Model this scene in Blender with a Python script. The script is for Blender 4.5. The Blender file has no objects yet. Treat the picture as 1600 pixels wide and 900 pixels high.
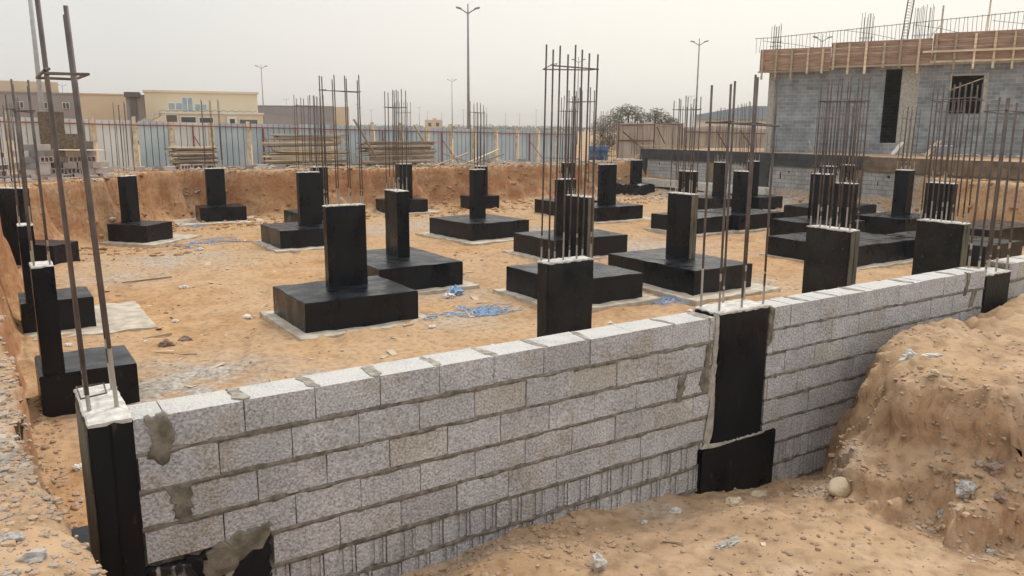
import bpy, bmesh, math, random
import numpy as np
from mathutils import Matrix, Vector
from mathutils import noise as mnoise
RND = random.Random(7)
S = bpy.context.scene
COL = S.collection
R_ = math.radians

# ------------------------------------------------------------------ camera
yaw, pitch, roll = 0.578679324, 0.198455589, 0.005855233
fwd0 = Vector((math.sin(yaw), math.cos(yaw), 0)); right0 = Vector((math.cos(yaw), -math.sin(yaw), 0)); up0 = Vector((0, 0, 1))
f2 = fwd0 * math.cos(pitch) - up0 * math.sin(pitch)
u2 = up0 * math.cos(pitch) + fwd0 * math.sin(pitch)
rr = right0 * math.cos(roll) + u2 * math.sin(roll)
uu = u2 * math.cos(roll) - right0 * math.sin(roll)
cam = bpy.data.cameras.new('camera'); co = bpy.data.objects.new('camera', cam); COL.objects.link(co)
m = Matrix((rr, uu, -f2)).transposed().to_4x4()
m.translation = Vector((-1.04404651, -4.28871053, 1.47564388))
co.matrix_world = m
cam.sensor_width = 36; cam.lens = 1242.6425 / 1600 * 36; cam.clip_end = 6000; cam.clip_start = .05
S.camera = co
CAM = Vector((-1.044, -4.289, 1.476))

# ------------------------------------------------------------------ world: hazy overcast sky
SUN_EL, SUN_AZ = R_(52), R_(62)        # azimuth measured from +Y towards +X
w = bpy.data.worlds.new('World'); S.world = w; w.use_nodes = True
nt = w.node_tree; N = nt.nodes; L = nt.links; N.clear()
out = N.new('ShaderNodeOutputWorld'); bg = N.new('ShaderNodeBackground'); bg.inputs[1].default_value = 0.1
sky = N.new('ShaderNodeTexSky'); sky.sky_type = 'NISHITA'; sky.sun_disc = False
sky.sun_elevation = SUN_EL; sky.sun_rotation = SUN_AZ; sky.dust_density = 8; sky.air_density = 1.5
tc = N.new('ShaderNodeTexCoord'); sep = N.new('ShaderNodeSeparateXYZ'); L.new(tc.outputs['Generated'], sep.inputs[0])
cr = N.new('ShaderNodeValToRGB'); L.new(sep.outputs['Z'], cr.inputs[0])
e = cr.color_ramp; e.elements[0].position = 0.0; e.elements[0].color = (.715, .70, .675, 1)
e.elements[1].position = 1.0; e.elements[1].color = (1.25, 1.25, 1.25, 1)
for p_, c_ in ((.10, (.73, .72, .695)), (.26, (.75, .75, .735)), (.55, (.95, .95, .94))):
    k = e.elements.new(p_); k.color = (*c_, 1)
warm = N.new('ShaderNodeVectorMath'); warm.operation = 'DOT_PRODUCT'; L.new(tc.outputs['Generated'], warm.inputs[0])
warm.inputs[1].default_value = (math.sin(SUN_AZ), math.cos(SUN_AZ), .1)
wr = N.new('ShaderNodeValToRGB'); L.new(warm.outputs['Value'], wr.inputs[0])
wr.color_ramp.elements[0].position = .6; wr.color_ramp.elements[0].color = (1, 1, 1, 1)
wr.color_ramp.elements[1].position = 1.0; wr.color_ramp.elements[1].color = (1.28, 1.245, 1.18, 1)
mu = N.new('ShaderNodeMixRGB'); mu.blend_type = 'MULTIPLY'; mu.inputs[0].default_value = 1
L.new(cr.outputs[0], mu.inputs[1]); L.new(wr.outputs[0], mu.inputs[2])
sc = N.new('ShaderNodeVectorMath'); sc.operation = 'SCALE'; sc.inputs['Scale'].default_value = 10; L.new(mu.outputs[0], sc.inputs[0])
mx = N.new('ShaderNodeMixRGB'); mx.inputs[0].default_value = .93; L.new(sky.outputs[0], mx.inputs[1]); L.new(sc.outputs[0], mx.inputs[2])
L.new(mx.outputs[0], bg.inputs[0]); L.new(bg.outputs[0], out.inputs[0])
sd = bpy.data.lights.new('sun', 'SUN'); sd.energy = 1.5; sd.angle = R_(14); sd.color = (1, .95, .87)
so = bpy.data.objects.new('sun', sd); COL.objects.link(so)
sv = Vector((math.sin(SUN_AZ) * math.cos(SUN_EL), math.cos(SUN_AZ) * math.cos(SUN_EL), math.sin(SUN_EL)))
so.rotation_euler = (-sv).to_track_quat('-Z', 'Y').to_euler()
S.view_settings.view_transform = 'Standard'; S.view_settings.look = 'None'; S.view_settings.exposure = 0.27; S.view_settings.gamma = 1

# ------------------------------------------------------------------ materials
def mat(name, c1, c2=None, scale=8, rough=.85, bump=.3, bscale=None, detail=6, spec=.5, metal=0, speck=None, rough2=None, dist=.02, coord='Object', stretch=None, lo=.35, hi=.65, vary=0, dust=None, grain=None, stain=None):
    M = bpy.data.materials.new(name); M.use_nodes = True; t = M.node_tree; n = t.nodes; l = t.links
    b = n['Principled BSDF']; b.inputs['Roughness'].default_value = rough; b.inputs['Metallic'].default_value = metal
    b.inputs['Specular IOR Level'].default_value = spec
    tx = n.new('ShaderNodeTexCoord'); vec = tx.outputs[coord]
    oi = n.new('ShaderNodeObjectInfo')
    add = n.new('ShaderNodeVectorMath'); add.operation = 'ADD'; l.new(vec, add.inputs[0])
    rs = n.new('ShaderNodeVectorMath'); rs.operation = 'SCALE'; rs.inputs['Scale'].default_value = 37.0
    cmb = n.new('ShaderNodeCombineXYZ'); l.new(oi.outputs['Random'], cmb.inputs[0]); l.new(oi.outputs['Random'], cmb.inputs[1])
    l.new(cmb.outputs[0], rs.inputs[0]); l.new(rs.outputs[0], add.inputs[1]); vec = add.outputs[0]
    if stretch:
        mp = n.new('ShaderNodeMapping'); mp.inputs['Scale'].default_value = stretch; l.new(vec, mp.inputs[0]); vec = mp.outputs[0]
    no = n.new('ShaderNodeTexNoise'); no.inputs['Scale'].default_value = scale; no.inputs['Detail'].default_value = detail; l.new(vec, no.inputs['Vector'])
    cr = n.new('ShaderNodeValToRGB'); l.new(no.outputs[0], cr.inputs[0]); c2 = c2 or c1
    cr.color_ramp.elements[0].position = lo; cr.color_ramp.elements[0].color = (*c1, 1)
    cr.color_ramp.elements[1].position = hi; cr.color_ramp.elements[1].color = (*c2, 1)
    colr = cr.outputs[0]
    if speck:                                   # (colour, scale, threshold)
        s2 = n.new('ShaderNodeTexNoise'); s2.inputs['Scale'].default_value = speck[1]; s2.inputs['Detail'].default_value = 2; l.new(vec, s2.inputs['Vector'])
        r2 = n.new('ShaderNodeValToRGB'); r2.color_ramp.elements[0].position = speck[2]; r2.color_ramp.elements[1].position = speck[2] + .08; l.new(s2.outputs[0], r2.inputs[0])
        mm = n.new('ShaderNodeMixRGB'); l.new(r2.outputs[0], mm.inputs[0]); l.new(colr, mm.inputs[1]); mm.inputs[2].default_value = (*speck[0], 1); colr = mm.outputs[0]
    if stain:
        t1 = n.new('ShaderNodeTexNoise'); t1.inputs['Scale'].default_value = 1.9; t1.inputs['Detail'].default_value = 9; t1.inputs['Roughness'].default_value = .65; l.new(tx.outputs['Object'], t1.inputs['Vector'])
        t2 = n.new('ShaderNodeMapRange'); t2.inputs[1].default_value = .54; t2.inputs[2].default_value = .66; t2.inputs[3].default_value = 0; t2.inputs[4].default_value = .65; l.new(t1.outputs[0], t2.inputs[0])
        t3 = n.new('ShaderNodeMixRGB'); l.new(t2.outputs[0], t3.inputs[0]); l.new(colr, t3.inputs[1]); t3.inputs[2].default_value = (*stain, 1); colr = t3.outputs[0]
    if grain:                                   # porous aggregate: fine light and dark grains
        g1 = n.new('ShaderNodeTexNoise'); g1.inputs['Scale'].default_value = grain; g1.inputs['Detail'].default_value = 3; l.new(vec, g1.inputs['Vector'])
        g2 = n.new('ShaderNodeMapRange'); g2.inputs[1].default_value = .32; g2.inputs[2].default_value = .62; g2.inputs[3].default_value = .62; g2.inputs[4].default_value = 1.18; l.new(g1.outputs[0], g2.inputs[0])
        g3 = n.new('ShaderNodeVectorMath'); g3.operation = 'SCALE'; l.new(colr, g3.inputs[0]); l.new(g2.outputs[0], g3.inputs['Scale']); colr = g3.outputs[0]
    if dust:                                    # cement dust on upper faces, with top-lit brightness painted into its pale colour
        ge = n.new('ShaderNodeNewGeometry'); sz = n.new('ShaderNodeSeparateXYZ'); l.new(ge.outputs['True Normal'], sz.inputs[0])
        m1 = n.new('ShaderNodeMath'); m1.operation = 'GREATER_THAN'; m1.inputs[1].default_value = .8; l.new(sz.outputs['Z'], m1.inputs[0])
        n3 = n.new('ShaderNodeTexNoise'); n3.inputs['Scale'].default_value = 7; n3.inputs['Detail'].default_value = 8; l.new(vec, n3.inputs['Vector'])
        r3 = n.new('ShaderNodeMapRange'); r3.inputs[1].default_value = .35; r3.inputs[2].default_value = .6; r3.inputs[3].default_value = .25; r3.inputs[4].default_value = .9; l.new(n3.outputs[0], r3.inputs[0])
        m2 = n.new('ShaderNodeMath'); m2.operation = 'MULTIPLY'; l.new(m1.outputs[0], m2.inputs[0]); l.new(r3.outputs[0], m2.inputs[1])
        md = n.new('ShaderNodeMixRGB'); l.new(m2.outputs[0], md.inputs[0]); l.new(colr, md.inputs[1]); md.inputs[2].default_value = (*dust, 1); colr = md.outputs[0]
    if vary:
        mv = n.new('ShaderNodeMapRange'); mv.inputs[3].default_value = 1 - vary; mv.inputs[4].default_value = 1 + vary; l.new(oi.outputs['Random'], mv.inputs[0])
        vs = n.new('ShaderNodeVectorMath'); vs.operation = 'SCALE'; l.new(colr, vs.inputs[0]); l.new(mv.outputs[0], vs.inputs['Scale']); colr = vs.outputs[0]
    l.new(colr, b.inputs['Base Color'])
    if rough2 is not None:
        mr = n.new('ShaderNodeMapRange'); mr.inputs[1].default_value = .35; mr.inputs[2].default_value = .65; mr.inputs[3].default_value = rough; mr.inputs[4].default_value = rough2
        l.new(no.outputs[0], mr.inputs[0]); l.new(mr.outputs[0], b.inputs['Roughness'])
    if bump:
        bn = n.new('ShaderNodeTexNoise'); bn.inputs['Scale'].default_value = bscale or scale * 4; bn.inputs['Detail'].default_value = 6; l.new(vec, bn.inputs['Vector'])
        bp = n.new('ShaderNodeBump'); bp.inputs['Strength'].default_value = bump; bp.inputs['Distance'].default_value = dist
        l.new(bn.outputs[0], bp.inputs['Height']); l.new(bp.outputs[0], b.inputs['Normal'])
    return M
M = {}
M['bitumen'] = mat('bitumen', (.003, .005, .009), (.009, .011, .015), 2.5, .20, .38, 9, spec=.26, rough2=.46, dist=.02, speck=((.045, .037, .03), 18, .68), stretch=(1, 1, .5))
M['bitumen_old'] = mat('bitumen_old', (.010, .010, .011), (.026, .025, .023), 4, .42, .4, 22, spec=.22, rough2=.65, speck=((.05, .043, .036), 14, .66))
M['cement'] = mat('cement', (.42, .40, .36), (.66, .64, .60), 14, .9, .5, 50, dist=.01)
M['pad'] = mat('pad', (.36, .31, .24), (.56, .50, .41), 4, .92, .4, 30, dist=.01)
M['block'] = mat('block', (0.43, 0.425, 0.445), (0.54, 0.535, 0.55), 3.0, .95, 1.0, 58, dist=.015, grain=62, stain=(.37, .325, .255), dust=(.56, .54, .50))  # dust tint also paints the wall top brighter than its front
M['block_tan'] = mat('block_tan', (0.43, 0.41, 0.38), (0.535, 0.515, 0.48), 3.0, .95, 1.0, 58, dist=.015, grain=62, stain=(.37, .325, .255), dust=(.56, .54, .50))
M['block_dark'] = mat('block_dark', (0.40, 0.39, 0.405), (0.51, 0.50, 0.51), 3.0, .95, 1.0, 58, dist=.015, grain=62, stain=(.37, .325, .255), dust=(.56, .54, .50))
M['mortar'] = mat('mortar', (.11, .097, .08), (.25, .225, .19), 18, .95, .6, 60, dist=.01)
M['mortar_pale'] = mat('mortar_pale', (.30, .28, .24), (.46, .44, .39), 14, .95, .6, 60, dist=.01)
M['mortar_wet'] = mat('mortar_wet', (.10, .088, .065), (.24, .215, .175), 11, .8, .5, 40, dist=.01)
M['mortar_top'] = mat('mortar_top', (.17, .15, .12), (.38, .35, .30), 16, .95, .6, 60, dist=.01)
M['drip'] = mat('drip', (.012, .012, .012), (.33, .31, .28), 22, .8, .5, 60, dist=.01, stretch=(1, 1, .16), lo=.48, hi=.6)
M['bare_edge'] = mat('bare_edge', (.08, .07, .05), (.17, .15, .105), 9, .85, .5, 40, dist=.01, stretch=(1, 1, .2))
M['wood'] = mat('wood', (.40, .31, .21), (.62, .50, .36), 6, .85, .3, 30, stretch=(.25, 2, 2), vary=.5)
M['wood_grey'] = mat('wood_grey', (.22, .165, .12), (.42, .34, .26), 6, .9, .3, 30, stretch=(.25, 2, 2), vary=.4)
M['wood_pale'] = mat('wood_pale', (.42, .32, .20), (.62, .50, .35), 6, .85, .3, 30, stretch=(.25, 2, 2), vary=.2)
M['form'] = mat('form', (.27, .165, .11), (.46, .31, .225), 3, .85, .35, 30, stretch=(.4, .4, 4), vary=.15)
M['red_steel'] = mat('red_steel', (.22, .03, .03), (.30, .06, .05), 12, .6, .1)
M['rust'] = mat('rust', (.12, .045, .03), (.22, .10, .07), 12, .8, .2)
M['sheet_white'] = mat('sheet_white', (.60, .60, .57), (.72, .72, .69), .8, .5, .05, 3)
M['sheet_blue'] = mat('sheet_blue', (.38, .46, .50), (.50, .57, .60), .8, .45, .05, 3)
M['sheet_tan'] = mat('sheet_tan', (.46, .39, .32), (.68, .64, .58), 2, .7, .1, 6, stretch=(3, 1, .3))
M['post_tan'] = mat('post_tan', (.46, .37, .24), (.70, .62, .47), 5, .85, .3, 14, vary=.15)
M['galv'] = mat('galv', (.36, .37, .38), (.46, .47, .48), 4, .5, .05, metal=.3)
M['lamp_grey'] = mat('lamp_grey', (.22, .23, .24), (.28, .29, .30), 4, .6, 0)
M['plastic_blue'] = mat('plastic_blue', (.03, .09, .19), (.05, .14, .27), 5, .4, .1)
M['twine_blue'] = mat('twine_blue', (.12, .30, .55), (.42, .55, .72), 30, .45, 0)
M['bag_blue'] = mat('bag_blue', (.10, .28, .55), (.45, .60, .75), 20, .4, .3)
M['paper'] = mat('paper', (.62, .58, .52), (.8, .78, .74), 20, .8, .3)
M['stone'] = mat('stone', (.30, .28, .26), (.47, .45, .43), 20, .9, .7, 60, dist=.01)
M['stone_tan'] = mat('stone_tan', (.36, .28, .18), (.50, .41, .29), 7, .85, .3, 40, dist=.01)
M['stone_brown'] = mat('stone_brown', (.16, .11, .09), (.30, .22, .17), 14, .9, .5, 60)
M['slab_brown'] = mat('slab_brown', (.10, .075, .055), (.19, .15, .11), 14, .95, .7, 40)
M['gravel'] = mat('gravel', (.25, .19, .14), (.47, .40, .33), 1.2, .9, .4, 60, detail=2)
M['clod'] = mat('clod', (.30, .20, .125), (.48, .34, .225), 1.1, .95, .5, 50, detail=4)
M['clod_orange'] = mat('clod_orange', (.29, .155, .07), (.45, .27, .14), .8, .95, .5, 50, detail=4)
M['rubble'] = mat('rubble', (.22, .18, .145), (.44, .39, .34), .9, .95, .4, 40, detail=2)
M['bwall_grey'] = mat('bwall_grey', (.27, .235, .225), (.31, .27, .26), .3, .9, .05)
M['bwall_tan'] = mat('bwall_tan', (.56, .43, .29), (.62, .49, .34), .3, .9, .05)
M['bwall_cream'] = mat('bwall_cream', (.60, .51, .36), (.65, .56, .41), .3, .9, .05)
M['bwall_white'] = mat('bwall_white', (.68, .66, .62), (.72, .70, .66), .3, .9, .05)
M['bwall_dark'] = mat('bwall_dark', (.10, .09, .085), (.16, .145, .135), .6, .9, .05)
M['win_dark'] = mat('win_dark', (.05, .055, .06), None, 4, .25, 0)
M['win_blue'] = mat('win_blue', (.22, .29, .31), (.33, .39, .39), 2, .2, 0)
M['roof_blue'] = mat('roof_blue', (.24, .30, .36), (.28, .34, .40), .5, .6, 0)
M['leaf'] = mat('leaf', (.11, .115, .08), (.22, .215, .155), 3, .8, 0)
M['leaf_dry'] = mat('leaf_dry', (.13, .11, .08), (.23, .19, .14), 3, .8, 0)
M['leaf_far'] = mat('leaf_far', (.11, .12, .085), (.20, .20, .15), .2, .9, 0)
M['bark'] = mat('bark', (.10, .08, .06), (.17, .14, .11), 12, .9, .4)
M['black_void'] = mat('black_void', (.01, .01, .012), None, 4, .9, 0)
M['beam_dark'] = mat('beam_dark', (.022, .024, .026), (.05, .052, .054), 2, .7, .3, 12)
M['dirt_coat'] = mat('dirt_coat', (.10, .075, .055), (.24, .17, .11), 1.6, .95, .4, 12)

def rebar_mat():
    Mr = bpy.data.materials.new('rebar_steel'); Mr.use_nodes = True; n = Mr.node_tree.nodes; l = Mr.node_tree.links; b = n['Principled BSDF']
    tx = n.new('ShaderNodeTexCoord'); se = n.new('ShaderNodeSeparateXYZ'); l.new(tx.outputs['Object'], se.inputs[0])
    no = n.new('ShaderNodeTexNoise'); no.inputs['Scale'].default_value = 5; l.new(tx.outputs['Object'], no.inputs['Vector'])
    cr = n.new('ShaderNodeValToRGB'); cr.color_ramp.elements[0].position = .35; cr.color_ramp.elements[0].color = (.065, .052, .05, 1); cr.color_ramp.elements[1].position = .7; cr.color_ramp.elements[1].color = (.17, .135, .12, 1)
    l.new(no.outputs[0], cr.inputs[0])
    oi = n.new('ShaderNodeObjectInfo'); ma = n.new('ShaderNodeMath'); ma.operation = 'MULTIPLY_ADD'; l.new(oi.outputs['Random'], ma.inputs[0]); ma.inputs[1].default_value = .20; ma.inputs[2].default_value = .06
    n2 = n.new('ShaderNodeMath'); n2.operation = 'ADD'; l.new(se.outputs['Z'], n2.inputs[0]); l.new(no.outputs[0], n2.inputs[1])
    lt = n.new('ShaderNodeMath'); lt.operation = 'SUBTRACT'; lt.inputs[1].default_value = .5; l.new(n2.outputs[0], lt.inputs[0])
    l2 = n.new('ShaderNodeMath'); l2.operation = 'LESS_THAN'; l.new(lt.outputs[0], l2.inputs[0]); l.new(ma.outputs[0], l2.inputs[1])
    mm = n.new('ShaderNodeMixRGB'); l.new(l2.outputs[0], mm.inputs[0]); l.new(cr.outputs[0], mm.inputs[1]); mm.inputs[2].default_value = (.5, .47, .42, 1)
    l.new(mm.outputs[0], b.inputs['Base Color']); b.inputs['Roughness'].default_value = .6; b.inputs['Metallic'].default_value = .25
    return Mr
M['rebar'] = rebar_mat()

def brick_mat(name, c1, c2, mortar, w_=.4, h_=.2, gap=.012):
    Mr = bpy.data.materials.new(name); Mr.use_nodes = True; n = Mr.node_tree.nodes; l = Mr.node_tree.links; b = n['Principled BSDF']
    tx = n.new('ShaderNodeTexCoord'); se = n.new('ShaderNodeSeparateXYZ'); l.new(tx.outputs['Object'], se.inputs[0])
    cm = n.new('ShaderNodeCombineXYZ'); ad = n.new('ShaderNodeMath'); ad.operation = 'ADD'; l.new(se.outputs['X'], ad.inputs[0]); l.new(se.outputs['Y'], ad.inputs[1])
    l.new(ad.outputs[0], cm.inputs[0]); l.new(se.outputs['Z'], cm.inputs[1])
    br = n.new('ShaderNodeTexBrick'); l.new(cm.outputs[0], br.inputs['Vector']); br.inputs['Scale'].default_value = 1
    br.inputs['Brick Width'].default_value = w_; br.inputs['Row Height'].default_value = h_; br.inputs['Mortar Size'].default_value = gap; br.inputs['Mortar Smooth'].default_value = .2
    br.inputs['Color1'].default_value = (*c1, 1); br.inputs['Color2'].default_value = (*c2, 1); br.inputs['Mortar'].default_value = (*mortar, 1)
    no = n.new('ShaderNodeTexNoise'); no.inputs['Scale'].default_value = 1.3; no.inputs['Detail'].default_value = 8; l.new(tx.outputs['Object'], no.inputs['Vector'])
    mr = n.new('ShaderNodeMapRange'); mr.inputs[1].default_value = .3; mr.inputs[2].default_value = .7; mr.inputs[3].default_value = .72; mr.inputs[4].default_value = 1.25; l.new(no.outputs[0], mr.inputs[0])
    vm = n.new('ShaderNodeVectorMath'); vm.operation = 'SCALE'; l.new(br.outputs[0], vm.inputs[0]); l.new(mr.outputs[0], vm.inputs['Scale'])
    l.new(vm.outputs[0], b.inputs['Base Color']); b.inputs['Roughness'].default_value = .95
    bp = n.new('ShaderNodeBump'); bp.inputs['Strength'].default_value = .5; bp.inputs['Distance'].default_value = .02; bp.invert = True; l.new(br.outputs['Fac'], bp.inputs['Height']); l.new(bp.outputs[0], b.inputs['Normal'])
    return Mr
M['house_block'] = brick_mat('house_block', (.19, .215, .235), (.285, .31, .33), (.36, .37, .375), gap=.013)
M['basement_block'] = brick_mat('basement_block', (.30, .30, .30), (.40, .40, .39), (.18, .17, .16))

# ------------------------------------------------------------------ mesh helpers
def props(o, label=None, cat=None, group=None, kind=None):
    if label: o['label'] = label
    if cat: o['category'] = cat
    if group: o['group'] = group
    if kind: o['kind'] = kind
    return o
def link(name, me, parent=None, loc=None, rotz=0):
    o = bpy.data.objects.new(name, me); COL.objects.link(o)
    if parent: o.parent = parent
    if loc is not None: o.location = loc
    if rotz: o.rotation_euler = (0, 0, rotz)
    return o
def empty(name, loc, rotz, label, cat, group=None):
    o = bpy.data.objects.new(name, None); COL.objects.link(o); o.location = loc; o.rotation_euler = (0, 0, rotz)
    o.empty_display_size = .2
    return props(o, label, cat, group, 'thing')
class MB:
    def __init__(s): s.v = []; s.f = []; s.mi = []; s.cur = 0
    def box(s, x0, x1, y0, y1, z0, z1, j=0, T=None):
        b = len(s.v)
        for z in (z0, z1):
            for x, y in ((x0, y0), (x1, y0), (x1, y1), (x0, y1)):
                p = Vector((x + RND.uniform(-j, j), y + RND.uniform(-j, j), z + RND.uniform(-j, j)))
                if T is not None: p = T @ p
                s.v.append(tuple(p))
        for q in ((0, 3, 2, 1), (4, 5, 6, 7), (0, 1, 5, 4), (1, 2, 6, 5), (2, 3, 7, 6), (3, 0, 4, 7)):
            s.f.append([b + i for i in q]); s.mi.append(s.cur)
        return s
    def tube(s, pts, r, n=6, r1=None, cap=True):
        pts = [Vector(p) for p in pts]; rings = []; K = len(pts)
        for i, p in enumerate(pts):
            d = (pts[min(i + 1, K - 1)] - pts[max(i - 1, 0)]).normalized()
            a = d.orthogonal().normalized() if abs(d.z) < .99 else Vector((1, 0, 0)); a = (a - d * a.dot(d)).normalized(); c = d.cross(a)
            rad = r if r1 is None else r + (r1 - r) * i / (K - 1)
            b = len(s.v); rings.append(b)
            for k in range(n):
                t = 2 * math.pi * k / n; s.v.append(tuple(p + a * math.cos(t) * rad + c * math.sin(t) * rad))
        for i in range(K - 1):
            for k in range(n):
                s.f.append([rings[i] + k, rings[i] + (k + 1) % n, rings[i + 1] + (k + 1) % n, rings[i + 1] + k]); s.mi.append(s.cur)
        if cap:
            s.f.append([rings[0] + k for k in range(n)][::-1]); s.f.append([rings[-1] + k for k in range(n)]); s.mi += [s.cur] * 2
        return s
    def prism(s, poly, axis_map, d0, d1):        # poly of 2-D points, axis_map(a,b,d)->xyz
        b = len(s.v); n = len(poly)
        for d in (d0, d1):
            for a, c in poly: s.v.append(tuple(axis_map(a, c, d)))
        s.f.append([b + i for i in range(n)][::-1]); s.f.append([b + n + i for i in range(n)]); s.mi += [s.cur] * 2
        for i in range(n):
            k = (i + 1) % n; s.f.append([b + i, b + k, b + n + k, b + n + i]); s.mi.append(s.cur)
        return s
    def mesh(s, name, mats, fixn=True):
        me = bpy.data.meshes.new(name); me.from_pydata(s.v, [], s.f)
        for mm in (mats if isinstance(mats, (list, tuple)) else [mats]): me.materials.append(mm)
        me.polygons.foreach_set('material_index', s.mi)
        if fixn:
            bm = bmesh.new(); bm.from_mesh(me); bmesh.ops.recalc_face_normals(bm, faces=bm.faces); bm.to_mesh(me); bm.free()
        me.update(); return me
    def build(s, name, mats, parent=None, loc=None, rotz=0, bevel=0, smooth=False):
        me = s.mesh(name, mats); o = link(name, me, parent, loc, rotz)
        if bevel:
            b = o.modifiers.new('bevel', 'BEVEL'); b.width = bevel; b.segments = 2; b.limit_method = 'ANGLE'; b.angle_limit = R_(40)
        if smooth: me.polygons.foreach_set('use_smooth', [True] * len(me.polygons))
        return o
def rough_box(name, x0, x1, y0, y1, z0, z1, m_, parent=None, loc=None, rotz=0, amp=.006, step=.12, bev=.012, seed=0, undulate=0):
    """box with subdivided, slightly uneven faces, as cast concrete under a bitumen coat"""
    bm = bmesh.new(); bmesh.ops.create_cube(bm, size=1)
    for v in bm.verts: v.co = Vector((x0 + (v.co.x + .5) * (x1 - x0), y0 + (v.co.y + .5) * (y1 - y0), z0 + (v.co.z + .5) * (z1 - z0)))
    bmesh.ops.bevel(bm, geom=list(bm.edges), offset=bev, segments=2, affect='EDGES')
    n = max(1, min(14, int(max(x1 - x0, y1 - y0, z1 - z0) / step)))
    long_ = [e_ for e_ in bm.edges if e_.calc_length() > step]
    bmesh.ops.subdivide_edges(bm, edges=long_, cuts=n, use_grid_fill=True)
    r = random.Random(seed + 11); off = Vector((r.uniform(0, 50), r.uniform(0, 50), r.uniform(0, 50)))
    from mathutils import noise
    for v in bm.verts:
        d = noise.noise_vector(v.co * 3.1 + off) * amp + noise.noise_vector(v.co * 11 + off) * amp * .5
        if undulate and v.co.z > z1 - .02: d.z += noise.noise(v.co * 2.2 + off) * undulate
        v.co += d
    me = bpy.data.meshes.new(name); bm.to_mesh(me); bm.free(); me.materials.append(m_)
    me.polygons.foreach_set('use_smooth', [True] * len(me.polygons))
    me.set_sharp_from_angle(angle=R_(35))
    return link(name, me, parent, loc, rotz)
def rock(name, loc, sx, sy, sz, m_, seed=0, parent=None, sub=3, amp=.28, facet=True, rz=0):
    bm = bmesh.new(); bmesh.ops.create_icosphere(bm, subdivisions=sub, radius=1)
    off = Vector((seed * 3.7, seed * 1.3, seed * 7.1))
    for v in bm.verts:
        n = v.co.normalized()
        d = 1 + mnoise.noise(n * 1.3 + off) * amp * 1.6 + mnoise.noise(n * 3.5 + off) * amp * .5
        if facet:
            q = mnoise.cell(n * 2.2 + off); d *= 1 + (q - .5) * amp * .5
        v.co = Vector((n.x * d * sx, n.y * d * sy, n.z * d * sz))
    me = bpy.data.meshes.new(name); bm.to_mesh(me); bm.free(); me.materials.append(m_)
    if not facet: me.polygons.foreach_set('use_smooth', [True] * len(me.polygons))
    return link(name, me, parent, loc, rz)

# ------------------------------------------------------------------ terrain
FZ = -2.25
rng = np.random.RandomState(5)
LAT = [rng.rand(256, 256) for _ in range(8)]
def vn(x, y, k=0):
    xi = np.floor(x).astype(int); yi = np.floor(y).astype(int); fx = x - xi; fy = y - yi
    fx = fx * fx * (3 - 2 * fx); fy = fy * fy * (3 - 2 * fy); A = LAT[k % 8]
    a = A[xi % 256, yi % 256]; b = A[(xi + 1) % 256, yi % 256]; c = A[xi % 256, (yi + 1) % 256]; d = A[(xi + 1) % 256, (yi + 1) % 256]
    return (a * (1 - fx) + b * fx) * (1 - fy) + (c * (1 - fx) + d * fx) * fy - .5
def fbm(x, y, s, o=4, k=0, g=.5):
    r = 0; a = 1
    for i in range(o): r = r + a * vn(x * s + i * 17.3, y * s + i * 9.1, k + i); s *= 2.03; a *= g
    return r
def ridged(x, y, s, o=3, k=0):
    r = 0; a = 1
    for i in range(o): r = r + a * (1 - 4 * np.abs(vn(x * s + i * 11.3, y * s + i * 5.7, k + i)) ** .8 * .9); s *= 2.1; a *= .5
    return r * .5 - .3
PIT = [(-.80, -3.0), (-.80, -1.3), (-.86, -.8), (-.95, -.2), (-1.03, .5), (-1.05, 1.6), (-1.08, 2.8), (-1.25, 6), (-1.35, 12), (-1.5, 17), (-1.5, 21), (.2, 23.2), (2.4, 25.6), (4.4, 30.0), (5.4, 30.9), (8.6, 30.8), (11, 29.6), (13.0, 29.3), (17.4, 30.0), (22.7, 31.0), (26, 32.1), (30, 33.0), (33.0, 33.4), (33.02, 15.5), (31.8, 13.2), (30.8, 8), (31, -8), (9, -6.6), (5.6, -4.4), (2.8, -3.6), (1.2, -3.4)]
MOUND = [(5.45, .3), (5.2, -.08), (4.85, -.35), (4.45, -.75), (4.28, -1.1), (4.34, -1.45), (4.36, -1.8), (4.7, -2.05), (5.5, -2.6), (7, -3.4), (10, -5.0), (34, -5.6), (34, .3)]
def sdist(x, y, poly):
    d = np.full(x.shape, 1e9); ins = np.zeros(x.shape, bool); n = len(poly)
    for i in range(n):
        ax, ay = poly[i]; bx, by = poly[(i + 1) % n]; ex, ey = bx - ax, by - ay
        t = np.clip(((x - ax) * ex + (y - ay) * ey) / (ex * ex + ey * ey), 0, 1)
        d = np.minimum(d, np.hypot(x - ax - t * ex, y - ay - t * ey))
        c = ((ay > y) != (by > y)) & (x < (bx - ax) * (y - ay) / (by - ay + 1e-12) + ax); ins ^= c
    return np.where(ins, d, -d)           # positive inside
def sm(a, b, t): t = np.clip((t - a) / (b - a), 0, 1); return t * t * (3 - 2 * t)
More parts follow.
